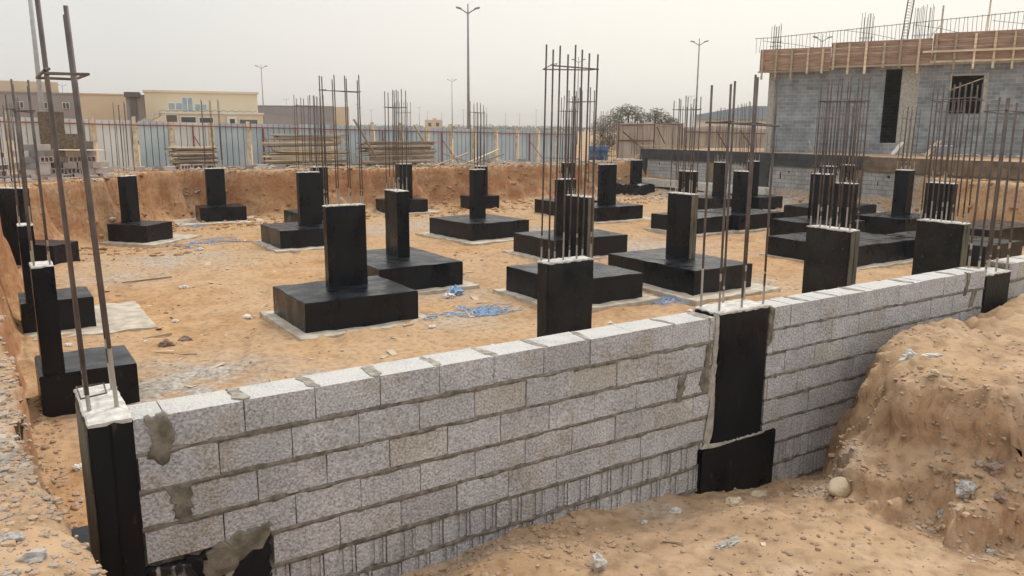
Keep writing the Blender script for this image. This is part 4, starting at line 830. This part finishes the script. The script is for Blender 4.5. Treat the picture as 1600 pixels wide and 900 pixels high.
mb = MB(); mb.tube([(-3.3 + k * .42, -3.4, 3.5 + (.12 if k % 2 else -.02)) for k in range(24)], .03, 4); mb.build('roof_railing', M['bwall_dark'], V_)
V2 = bld('low_building', 6.5, 105, 'plain tan windowless building between the grey hall and the villa')
bpart(V2, 'wall', M['bwall_tan'], (-2.6, 2.35, 0, 10, 0, 5.45)); bpart(V2, 'parapet', M['bwall_tan'], (-2.7, 2.45, -.1, 10.1, 5.45, 5.6)); bpart(V2, 'window', M['win_dark'], (.2, 1.0, -.06, .02, 1.2, 2.4))
V3 = bld('grey_hall', 1.5, 118, 'mauve grey building with small square windows at the far left')
bpart(V3, 'wall', M['bwall_grey'], (-14, 7.85, 0, 12, 0, 5.85)); bpart(V3, 'upper_storey', M['bwall_tan'], (-14, 5.5, 3, 11, 5.85, 7.45)); bpart(V3, 'parapet', M['bwall_grey'], (-14.1, 7.95, -.1, 2.9, 5.85, 6.05))
for xa in (-6.5, -3.2, .95, 3.55, 5.95):
    o = bpart(V3, 'window', M['bwall_white'], (xa - .35, xa + .45, -.06, .02, 4.05, 4.85)); bpart(o, 'pane', M['win_dark'], (xa - .28, xa + .0, -.09, -.05, 4.1, 4.78), (xa + .08, xa + .38, -.09, -.05, 4.1, 4.78))
V4 = bld('long_hall', 18.6, 150, 'long low grey hall with an orange end behind the left timber stack')
bpart(V4, 'wall', M['bwall_grey'], (-8.2, 5.7, 0, 14, 0, 5.5)); bpart(V4, 'end_wall', M['bwall_tan'], (5.7, 8.3, 0, 14, 0, 5.55)); bpart(V4, 'parapet', M['bwall_grey'], (-8.3, 5.65, -.1, 14, 5.5, 5.66))
mb = MB(); mb.prism([(-8, 0), (-8, 4.4), (5.6, 2.7), (5.6, 0)], lambda a, c_, d: (a, d, c_), -4, -.2); mb.build('lean_to_roof', M['bwall_grey'], V4)
V5 = bld('warehouse', 48.6, 82, 'white warehouse with a pale blue metal roof, left of the house being built')
bpart(V5, 'wall', M['bwall_white'], (-3.9, 8, 0, 14, 0, 2.95))
mb = MB(); mb.prism([(-4.0, 2.95), (-4.0, 3.35), (1.0, 4.2), (8, 4.1), (8, 2.95)], lambda a, c_, d: (a, d, c_), -.4, 14.2); mb.build('roof', M['roof_blue'], V5)
V6 = bld('small_house', 27.6, 262, 'tiny sand-coloured house on the horizon near the centre'); bpart(V6, 'wall', M['bwall_tan'], (-2.9, 2.7, 0, 6, 0, 4.4)); bpart(V6, 'roof_room', M['bwall_tan'], (-.4, .8, 1, 4, 4.4, 5.0)); bpart(V6, 'window', M['win_dark'], (-1.8, -.9, -.08, .02, 2.4, 3.5), (.7, 1.6, -.08, .02, 2.4, 3.5))

# ------------------------------------------------------------------ trees
def leaf_cloud(mb, c_, r, n_, s, rnd, squash=.8, hollow=.35):
    for _ in range(n_):
        d = Vector((rnd.gauss(0, 1), rnd.gauss(0, 1), rnd.gauss(0, 1))).normalized() * r * (hollow + (1 - hollow) * rnd.random() ** .6); d.z *= squash
        p = Vector(c_) + d; a = Vector((rnd.gauss(0, 1), rnd.gauss(0, 1), rnd.gauss(0, 1))).normalized(); b_ = a.orthogonal().normalized(); q = s * rnd.uniform(.6, 1.4)
        i0 = len(mb.v); mb.v += [tuple(p - a * q), tuple(p + b_ * q * .45), tuple(p + a * q), tuple(p - b_ * q * .45)]; mb.f.append([i0, i0 + 1, i0 + 2, i0 + 3]); mb.mi.append(0)
def tree(name, loc, h, clumps, label, leafm, trunks=1, seed=0, n_=260, s=.10, twig=0, rad=None):
    rnd = random.Random(seed); root = empty(name, loc, 0, label, 'tree' if 'tree' in name else 'bush', None); tk = MB(); cr_ = MB()
    for t in range(trunks):
        bx, by = (rnd.uniform(-.3, .3), rnd.uniform(-.2, .2)) if trunks > 1 else (0, 0)
        for (cx_, cy_, cz_, r_) in clumps[t::trunks]:
            tk.tube([(bx, by, -.1), (bx + cx_ * .25, by + cy_ * .25, cz_ * .45), (cx_ * .8, cy_ * .8, cz_ * .85), (cx_, cy_, cz_ + r_ * .4)], .04, 6, .01)
    for (cx_, cy_, cz_, r_) in clumps:
        if n_: leaf_cloud(cr_, (cx_, cy_, cz_), r_, n_, s, rnd)
        for _ in range(twig):
            d = Vector((rnd.gauss(0, 1), rnd.gauss(0, 1), rnd.gauss(0.4, .8))).normalized() * r_ * rnd.uniform(.6, 1.15); tk.tube([(cx_ * .8, cy_ * .8, cz_ * .7), (cx_ + d.x * .5, cy_ + d.y * .5, cz_ + d.z * .4), (cx_ + d.x, cy_ + d.y, cz_ + d.z)], .012, 3, .004, cap=False)
    tk.build('trunk', M['bark'], root)
    if n_: cr_.build('crown', M[leafm], root)
tree('dry_bush', polar(39.75, 60, -.5), 3, [(-.6, 0, 1.9, .9), (.35, 0, 1.7, .95), (-.1, .3, 2.3, .8), (.65, -.2, 1.1, .85), (-.6, 0, .9, .75), (.1, 0, .7, .85)], 'dense bare brown bush right of the fence end, above the blue drums', 'leaf_dry', 3, 4, n_=900, s=.055, twig=16)
cl = [(-1.6, 0, 2.2, .55), (-1.0, .2, 2.7, .6), (-.4, 0, 2.95, .55), (.2, -.1, 2.75, .65), (-.7, .1, 2.0, .7), (.9, 0, 2.4, .6), (.1, 0, 1.9, .6), (1.5, 0, 2.3, .5), (1.2, .1, 1.8, .5)]
tree('thorn_tree', polar(41.5, 64, -.4), 3.4, [(a * 1.2, b_, c_ * 1.08 + .1, r_ * 1.2) for a, b_, c_, r_ in cl[:6]], 'left half of the grey-green thorny trees behind the rusty fence', 'leaf', 2, 5, n_=400, s=.085, twig=12)
tree('thorn_tree', polar(43.2, 65, -.4), 3.2, [(a * 1.0 + .1, b_, c_ * 1.0 + .05, r_ * 1.2) for a, b_, c_, r_ in cl[2:]], 'right half of the grey-green thorny trees, nearer the house being built', 'leaf', 2, 6, n_=400, s=.085, twig=12)
rnd = random.Random(8); mb = MB()
azd = 19.0
while azd < 62:
    D = rnd.uniform(360, 460); P_ = polar(azd, D, 0); r_ = rnd.uniform(1.4, 2.6); leaf_cloud(mb, (P_.x, P_.y, .6 + r_ * .3), r_, 60, .55, rnd, .75, .1); azd += rnd.uniform(.10, .32)
props(mb.build('distant_trees', M['leaf_far']), 'low far-off line of trees along the horizon behind the fence', 'trees', None, 'stuff')

# ------------------------------------------------------------------ neighbour: basement wall and the house being built
NW = empty('basement_wall', (33, 21, -2.2), 0, 'neighbouring basement wall of grey blocks under a dark beam, right', 'wall')
NW['kind'] = 'thing'
mb = MB(); mb.box(0, .4, -12, 12.2, .6, 1.87); mb.build('blockwork', M['basement_block'], NW)
rough_box('beam', -.10, .5, -3.0, 12.25, 1.86, 2.49, M['beam_dark'], NW, None, 0, amp=.02, step=.5, seed=2); rough_box('beam', -.10, .5, -12.2, -3.01, 1.80, 2.47, M['dirt_coat'], NW, None, 0, amp=.03, step=.5, seed=3)
for y, z0, mm in ((12.0, .7, 'beam_dark'), (6.4, .8, 'dirt_coat'), (2.75, .75, 'beam_dark'), (-2.6, .6, 'dirt_coat'), (-7.5, .6, 'dirt_coat')): rough_box('pilaster', -.07, .3, y - .35, y + .35, z0, 1.9, M[mm], NW, None, 0, amp=.02, step=.3, seed=int(y * 10) + 200)
for y in np.arange(-11, 12, 1.35):
    mb = MB(); mb.box(-.012, .1, y - .05, y + .05, 1.55, 1.66, .02); 
    if RND.random() < .7: mb.box(-.012, .1, y + .5, y + .56, 1.2, 1.55, .02)
    mb.build('hole', M['black_void'], NW)
rough_box('foot_slab', -.7, 0, 2, 12.3, .3, .72, M['cement'], NW, None, 0, amp=.06, step=.4, seed=9)

ang = math.atan2(-.8944, .4472)
H = empty('house_under_construction', (36.2, 26.4, .2), ang, 'single-storey grey block house with brown formwork round its roof edge, top right', 'house'); H['kind'] = 'thing'
# local +x runs along the facade to the right, +y goes away from the camera
mb = MB()
def seg(x0, x1, z0, z1): mb.box(x0, x1, 0, .22, z0 - .2, z1 - .2)
seg(0, 5.93, 0, 4.75); seg(5.93, 6.70, 0, .82); seg(6.70, 9.0, 0, 4.75); seg(9.0, 10.42, 0, 2.32); seg(9.0, 10.42, 4.2, 4.75); seg(10.42, 16, 0, 4.75); seg(5.93, 6.7, 4.6, 4.75)
mb.box(0, .22, .221, 9, -.2, 4.55); mb.box(0, 16, 9, 9.2, -.2, 4.55); mb.box(15.8, 16, .221, 9, -.2, 4.55)
mb.build('wall', M['house_block'], H)
rough_box('column_strip', 6.72, 7.55, -.02, .1, .0, 4.5, M['mortar_pale'], H, None, 0, amp=.01, step=.4, seed=4); rough_box('column_strip', -.04, .3, -.03, .2, .0, 4.5, M['mortar_pale'], H, None, 0, amp=.01, step=.4, seed=5)
rough_box('window_surround', 8.93, 9.02, -.03, .15, 2.1, 4.1, M['mortar_pale'], H, None, 0, amp=.008, step=.3, seed=6); rough_box('window_surround', 8.9, 10.5, -.035, .15, 3.98, 4.08, M['mortar_pale'], H, None, 0, amp=.008, step=.3, seed=7)
rough_box('window_surround', 10.40, 10.62, -.03, .15, 2.1, 4.1, M['mortar_pale'], H, None, 0, amp=.008, step=.3, seed=8)
mb = MB(); mb.tube([(9.0, .1, 3.3), (10.4, .1, 3.85)], .03, 5); mb.build('strut', M['wood_pale'], H)
mb = MB(); mb.box(0, 16, .03, 9, 4.54, 5.1); mb.build('roof_slab', M['cement'], H)
def form(x0, x1, z0, z1, y):
    mb = MB(); k = 0; z = z0; n_ = 4; hh = (z1 - z0) / n_
    for q in range(n_): mb.box(x0, x1, y + RND.uniform(-.006, .006), y + .03, z0 + q * hh + .004, z0 + (q + 1) * hh - .004, .003)
    mb.build('formwork_panel', M['form'], H)
    mb = MB(); mb.box(x0 - .05, x1 + .05, y - .12, y - .03, z0 - .10, z0 - .01, .006); mb.build('ledger', M['wood'], H)
    x = x0 + .1
    while x < x1:
        mb = MB(); mb.box(x, x + .10, y - .13, y - .012, z0 - RND.choice([.45, .2, .5]), z1 + RND.uniform(-.1, .08), .01); mb.build('batten', M['wood'], H); x += .80 + RND.uniform(-.06, .08)
form(-.5, 3.2, 4.46, 5.62, -.45); form(3.22, 8.0, 4.62, 5.82, -.47); form(8.02, 12.0, 4.72, 6.05, -.49); form(12.02, 16.2, 4.8, 6.1, -.47)
mb = MB(); mb.box(-.5, -.47, -.45, 9, 4.5, 5.6); mb.build('formwork_panel', M['form'], H)
mb = MB(); mb.box(7.6, 12.1, -.66, -.60, 5.1, 5.2, .01); mb.build('ledger', M['wood'], H)
mb = MB(); mb.tube([(x, -.25, 6.25 + .055 * max(0, x) * (1 if x < 9 else .98)) for x in np.arange(-.9, 16.3, .8)], .016, 5); mb.build('edge_rail', M['rebar'], H)
mb = MB(); x = -.8
while x < 16.2: mb.tube([(x + RND.uniform(-.03, .03), -.22, 5.45 + max(0, x) * .035), (x + RND.uniform(-.05, .05), -.25, 6.27 + .055 * max(0, x) + RND.uniform(-.02, .04))], .011, 4, cap=False); x += .19
o = mb.build('edge_reinforcement', M['rebar'], H); 
mb = MB()
for (a, b_, c_, d_) in ((-.6, 6.15, 2.6, 5.6), (3.7, 6.5, 6.2, 5.95), (7.0, 6.6, 9.5, 6.0), (10.5, 6.6, 13, 6.1)): mb.tube([(a, .3, b_), ((a + c_) / 2, .35, (b_ + d_) / 2 + .05), (c_, .4, d_)], .014, 4)
mb.build('edge_reinforcement', M['rebar'], H)
for (x0, x1, y, z0, z1, n_) in ((-1.0, -.45, 4, 5.2, 7.4, 9), (4.0, 4.6, 4, 5.2, 7.75, 9), (6.7, 7.6, 4, 5.2, 8.0, 13)):
    mb = MB()
    for k in range(n_):
        x = x0 + (x1 - x0) * k / (n_ - 1); mb.tube([(x, y + (k % 2) * .3, z0), (x + RND.uniform(-.03, .05), y + (k % 2) * .3, z1 + RND.uniform(-.15, .1))], .013, 4, cap=False)
    for z in (z0 + 1, z0 + 1.25): mb.tube([(x0 - .05, y - .03, z), (x1 + .05, y - .03, z + .03), (x1 + .05, y + .33, z), (x0 - .05, y + .33, z), (x0 - .05, y - .03, z)], .012, 4)
    mb.build('column_starter_bars', M['rebar'], H)
mb = MB()
for (dx, dy) in ((0, 0), (.3, 0), (0, .3), (.3, .3)): mb.tube([(6.05 + dx, 4 + dy, 5.1), (6.35 + dx, 4 + dy, 9.4)], .018, 5)
for k in range(26):
    z = 5.3 + k * .16; q = 6.05 + .3 * (z - 5.1) / 4.3; mb.tube([(q, 4, z), (q + .3, 4, z + .08), (q + .3, 4.3, z), (q, 4.3, z + .08), (q, 4, z)], .012, 4)
mb.build('reinforcement_cage', M['rebar'], H)
for x, z in ((8.05, 7.95), (10.25, 8.15)): mb = MB(); mb.tube([(x, 4, 5.1), (x + .02, 4, z)], .045, 6); mb.build('prop_post', M['wood'], H)
mb = MB(); mb.tube([(8.0, 4, 6.9), (7.5, 4, 6.2)], .03, 6); mb.build('prop_post', M['wood'], H)
for x in (.25, .5, .75): link('rebar', bar_mesh(1.25, .012), H, (x, -.7, -.1))
# odds and ends at the foot of the house
def HP(x, y, z=0): v = Matrix.Rotation(ang, 4, 'Z') @ Vector((x, y, z)); return (36.2 + v.x, 26.4 + v.y, .26 + z)
for k, (x, y, L_, rz, ry, mn, lab) in enumerate(((6.9, -1.0, .9, .7, -.9, 'paper', 'white sheet leaning upright below the house door'), (7.9, -1.3, 1.6, .1, .05, 'wood_grey', 'grey board on rubble below the house door'), (8.5, -1.2, 1.3, .9, -.75, 'wood_pale', 'slanting leg of the trestle in front of the house'), (8.9, -1.2, 1.0, .2, 0, 'paper', 'white board on top of the trestle in front of the house'), (9.6, -1.3, 2.0, .15, .03, 'wood_grey', 'long grey board among rubble right of the trestle'), (11.2, -1.2, 1.8, -.1, .05, 'wood_grey', 'grey board below the house window'), (2.6, -.6, .9, .0, 1.2, 'pad', 'pinkish board leaning on the left part of the house wall'))):
    p_ = HP(x, y, .45 if 'top of' in lab else (.25 if abs(ry) > .3 else .02)); o = plank(p_[0], p_[1], p_[2], L_, .3, .04, M[mn], lab, None, ang + rz, ry)
for k in range(26):
    p_ = HP(6.5 + k * .25 + RND.random() * .2, -1.3 + RND.uniform(-.5, .6)); s = RND.uniform(.08, .22)
    props(rock('rubble_lump', p_, s, s * .8, s * .5, M['stone'], k, sub=2), ORD[k] + ' of the grey rubble lumps at the foot of the unfinished house', 'rubble', 'rubble in front of the unfinished house', 'thing')

# ------------------------------------------------------------------ single stones, rubbish, twine
def stone(x, y, sx, sy, sz, mn, seed, lab, name='stone', cat='stone', facet=True, rz=0, amp=.28, dz=.3):
    return props(rock(name, (x, y, hz(x, y) + sz * dz), sx, sy, sz, M[mn], seed, facet=facet, rz=rz, amp=amp, sub=4 if sx > .06 else 3), lab, cat, None, 'thing')
stone(4.22, -.88, .125, .085, .072, 'stone_tan', 3, 'smooth rounded tan boulder at the foot of the sand mound', 'boulder', 'boulder', False, .2, .08, .6)
stone(1.89, -.80, .055, .04, .075, 'cement', 5, 'broken pale concrete lump at the bottom centre of the sand', 'concrete_lump', 'concrete lump', True, .9, .4, .7)
stone(3.04, -.32, .055, .035, .035, 'cement', 9, 'pale concrete lump at the wall foot left of the black footing', 'concrete_lump', 'concrete lump')
stone(2.69, -.36, .03, .022, .022, 'cement', 12, 'small whitish lump between the wall foot and the sand, near a larger one', 'concrete_lump', 'concrete lump')
stone(3.55, -.42, .09, .055, .035, 'stone_tan', 14, 'flat tan stone below the black wall footing')
stone(4.05, -.25, .08, .05, .03, 'stone_tan', 15, 'tan clod at the right foot of the black wall footing')
stone(5.2, -.76, .075, .06, .07, 'cement', 17, 'angular grey concrete chunk on top of the sand mound', 'concrete_lump', 'concrete lump', True, .3, .4, .5)
stone(5.32, -.90, .10, .035, .022, 'cement', 18, 'long low grey concrete piece beside the chunk on the mound', 'concrete_lump', 'concrete lump', True, -.6, .3, .5)
stone(4.9, -1.15, .05, .035, .03, 'stone_tan', 19, 'small pale stone on the brow of the sand mound')
for k, (x, y, s, lab) in enumerate(((4.55, -1.65, .09, 'largest grey-brown rock on the ledge of the mound, right'), (4.75, -1.72, .075, 'upright rock on the mound ledge at the right edge'), (4.47, -1.55, .05, 'small round rock beside the ledge rocks'), (4.62, -1.85, .05, 'flat rock under the ledge of the mound'), (4.35, -1.95, .035, 'little stone before the mound at the lower right'))):
    stone(x, y, s, s * .7, s * .7, 'stone_brown' if k % 2 else 'stone', 30 + k, lab)
for k, (x, y, s, lab) in enumerate(((1.18, 9.89, .12, 'dark clod on the sand left of the nearest footing'), (1.55, 10.15, .11, 'second dark clod, just behind the first, left of the nearest footing'), (8.9, 7.4, .05, 'round white stone on the sand just behind the block wall'), (5.6, 8.6, .07, 'small grey stone at the right front of the nearest slab'))):
    stone(x, y, s, s * .8, s * .6, 'stone_brown' if k < 2 else 'paper', 40 + k, lab)
stone(-1.05, -.95, .05, .035, .03, 'stone', 50, 'pale angular stone on the left foreground bank'); stone(-1.12, -.75, .045, .03, .025, 'stone', 51, 'grey stone above another on the left foreground bank')
def crumple(name, x, y, r_, m_, seed, lab, cat, h=.5):
    bm = bmesh.new(); bmesh.ops.create_icosphere(bm, subdivisions=4, radius=r_); off = Vector((seed, seed * 2, 3))
    for v in bm.verts:
        n_ = v.co.normalized(); v.co = n_ * r_ * (1 + .5 * abs(mnoise.noise(n_ * 2.5 + off)) * 2 - .3 + .25 * mnoise.noise(n_ * 6 + off)); v.co.z *= h
    me = bpy.data.meshes.new(name); bm.to_mesh(me); bm.free(); me.materials.append(m_); return props(link(name, me, None, (x, y, hz(x, y) + r_ * h * .5)), lab, cat, None, 'thing')
crumple('plastic_bag', 7.62, 11.35, .17, M['bag_blue'], 3, 'crumpled blue plastic bag between the footings right of centre-left', 'bag', .75)
crumple('paper_scrap', 7.35, 11.15, .12, M['paper'], 5, 'crumpled white paper lying next to the blue bag', 'paper')
for k, (x, y, lab) in enumerate(((3.0, 11.66, 'white crumpled litter left of the nearest footing'), (2.52, 15.24, 'white scrap on open sand left of centre'), (4.1, 21.0, 'white scrap near the turned column pad'), (1.7, 11.9, 'white litter beside the bare slab'), (11.0, 7.3, 'white scrap before the bare-sided column pad'), (-.55, 5.2, 'white cup-like litter left of the front-left footing'), (1.6, 6.6, 'tiny white scrap just behind the block wall at left'), (16.0, 17.0, 'white scrap on the sand right of the centre footing'), (-.2, 11.0, 'pale litter before the slab of the left row'))):
    crumple('paper_scrap', x, y, .09 if k < 3 else .06, M['paper'], 9 + k, lab, 'litter', .5)
def twine(x, y, sx, sy, n_, seed, lab, loops=3.5):
    rnd = random.Random(seed); root_ = None; mb = MB()
    for q in range(n_):
        pts = []; px, py = x + rnd.gauss(0, .45) * sx, y + rnd.gauss(0, .4) * sy; hd = rnd.random() * 6.28; turn = rnd.uniform(-.4, .4)
        for k in range(30):
            turn += rnd.gauss(0, .22) - turn * .12; hd += turn; px += math.cos(hd) * sx * .16 - (px - x) * .08; py += math.sin(hd) * sy * .16 - (py - y) * .08
            pts.append((px, py, hz(px, py) + .012 + .02 * abs(math.sin(k * .7 + q))))
        mb.tube(pts, .0105, 4, cap=False)
    return props(mb.build('twine', M['twine_blue']), lab, 'twine', None, 'thing')
twine(6.35, 9.35, .5, .5, 3, 1, 'pale blue plastic strap loop lying right of the nearest footing'); twine(7.25, 9.35, .65, .42, 9, 2, 'tangle of blue plastic straps on the sand, centre')
twine(11.15, 8.5, .5, .5, 10, 3, 'dense tangle of bright blue string beside the bare-sided column footing'); twine(4.6, 22.6, .8, .7, 6, 4, 'faint blue string on the slab of the turned column'); twine(5.3, 27.6, .3, .3, 7, 5, 'small heap of blue string by the back left footing'); twine(10.6, 12.9, .25, .2, 3, 6, 'short piece of blue string behind the third footing')
crumple('cement_rag', 2.82, -1.03, .07, M['mortar_pale'], 21, 'pale twisted strip of dried cement sack on the foreground sand', 'rag', .25).scale = (1.7, .5, 1)
o = plank(2.99, -1.17, hz(2.99, -1.17), .045, .03, .015, M['wood_pale'], 'tiny wood offcut on the foreground sand right of the rag', None, .8, .1, 'wood_offcut', 'offcut')
plank(2.55, -.78, hz(2.55, -.78) + .004, .14, .014, .01, M['wood_pale'], 'pale splinter of wood on the sand left of the rag', None, -.9, .03, 'wood_splinter', 'splinter')
for (x, y, L_, rz, mn, lab) in ((1.1, 9.5, .28, -.4, 'wood_pale', 'short pale stick by the dark clods'), (5.3, 9.0, .24, .3, 'wood_pale', 'small board scrap at the nearest slab'), (5.5, 22.2, 1.5, -.5, 'wood_grey', 'thin dark stick lying beyond the turned column slab'), (2.0, 17.0, 1.2, .2, 'wood_grey', 'thin stick on open sand at left'), (1.2, 10.8, .5, .2, 'wood', 'brown splinter near the bare slab')):
    plank(x, y, hz(x, y) + .01, L_, .035, .03, M[mn], lab, None, rz, 0, 'stick', 'stick')
crumple('blue_rag', 24.0, 19.5, .12, M['bag_blue'], 31, 'blue scrap lying left of the far right footings', 'rag')

def litter(name, m_, n_, label, seed, s0, s1):
    r = random.Random(seed); mb = MB()
    for _ in range(n_):
        x, y = r.uniform(-.5, 27), r.uniform(1.5, 27); 
        if r.random() < .5: x, y = r.uniform(0, 14), r.uniform(4, 18)
        z = hz(x, y); T = Matrix.Translation((x, y, z + .006)) @ Matrix.Rotation(r.random() * 6.3, 4, 'Z') @ Matrix.Rotation(r.gauss(0, .15), 4, 'Y'); q = r.uniform(s0, s1); t = q * r.uniform(.08, .5)
        mb.box(-q, q, -t, t, 0, .008, .004, T)
    return props(mb.build(name, m_), label, 'litter', None, 'stuff')
litter('wood_chips', M['wood'], 260, 'small wood chips and splinters strewn on the pit floor', 4, .02, .16)
litter('paper_bits', M['paper'], 130, 'tiny pale paper and plastic bits strewn on the pit floor', 5, .01, .05)

# ------------------------------------------------------------------ dusty air
hb_ = MB(); hb_.box(-3100, 3100, -3100, 3600, -4, 60)
hm = bpy.data.materials.new('dust_haze'); hm.use_nodes = True; n = hm.node_tree.nodes; n.remove(n['Principled BSDF'])
pv = n.new('ShaderNodeVolumePrincipled'); pv.inputs['Color'].default_value = (.93, .90, .86, 1); pv.inputs['Density'].default_value = .0006; pv.inputs['Anisotropy'].default_value = .3
hm.node_tree.links.new(pv.outputs[0], n['Material Output'].inputs['Volume'])
props(hb_.build('haze', hm), 'thin pale dust haze over the whole site', 'haze', None, 'stuff')
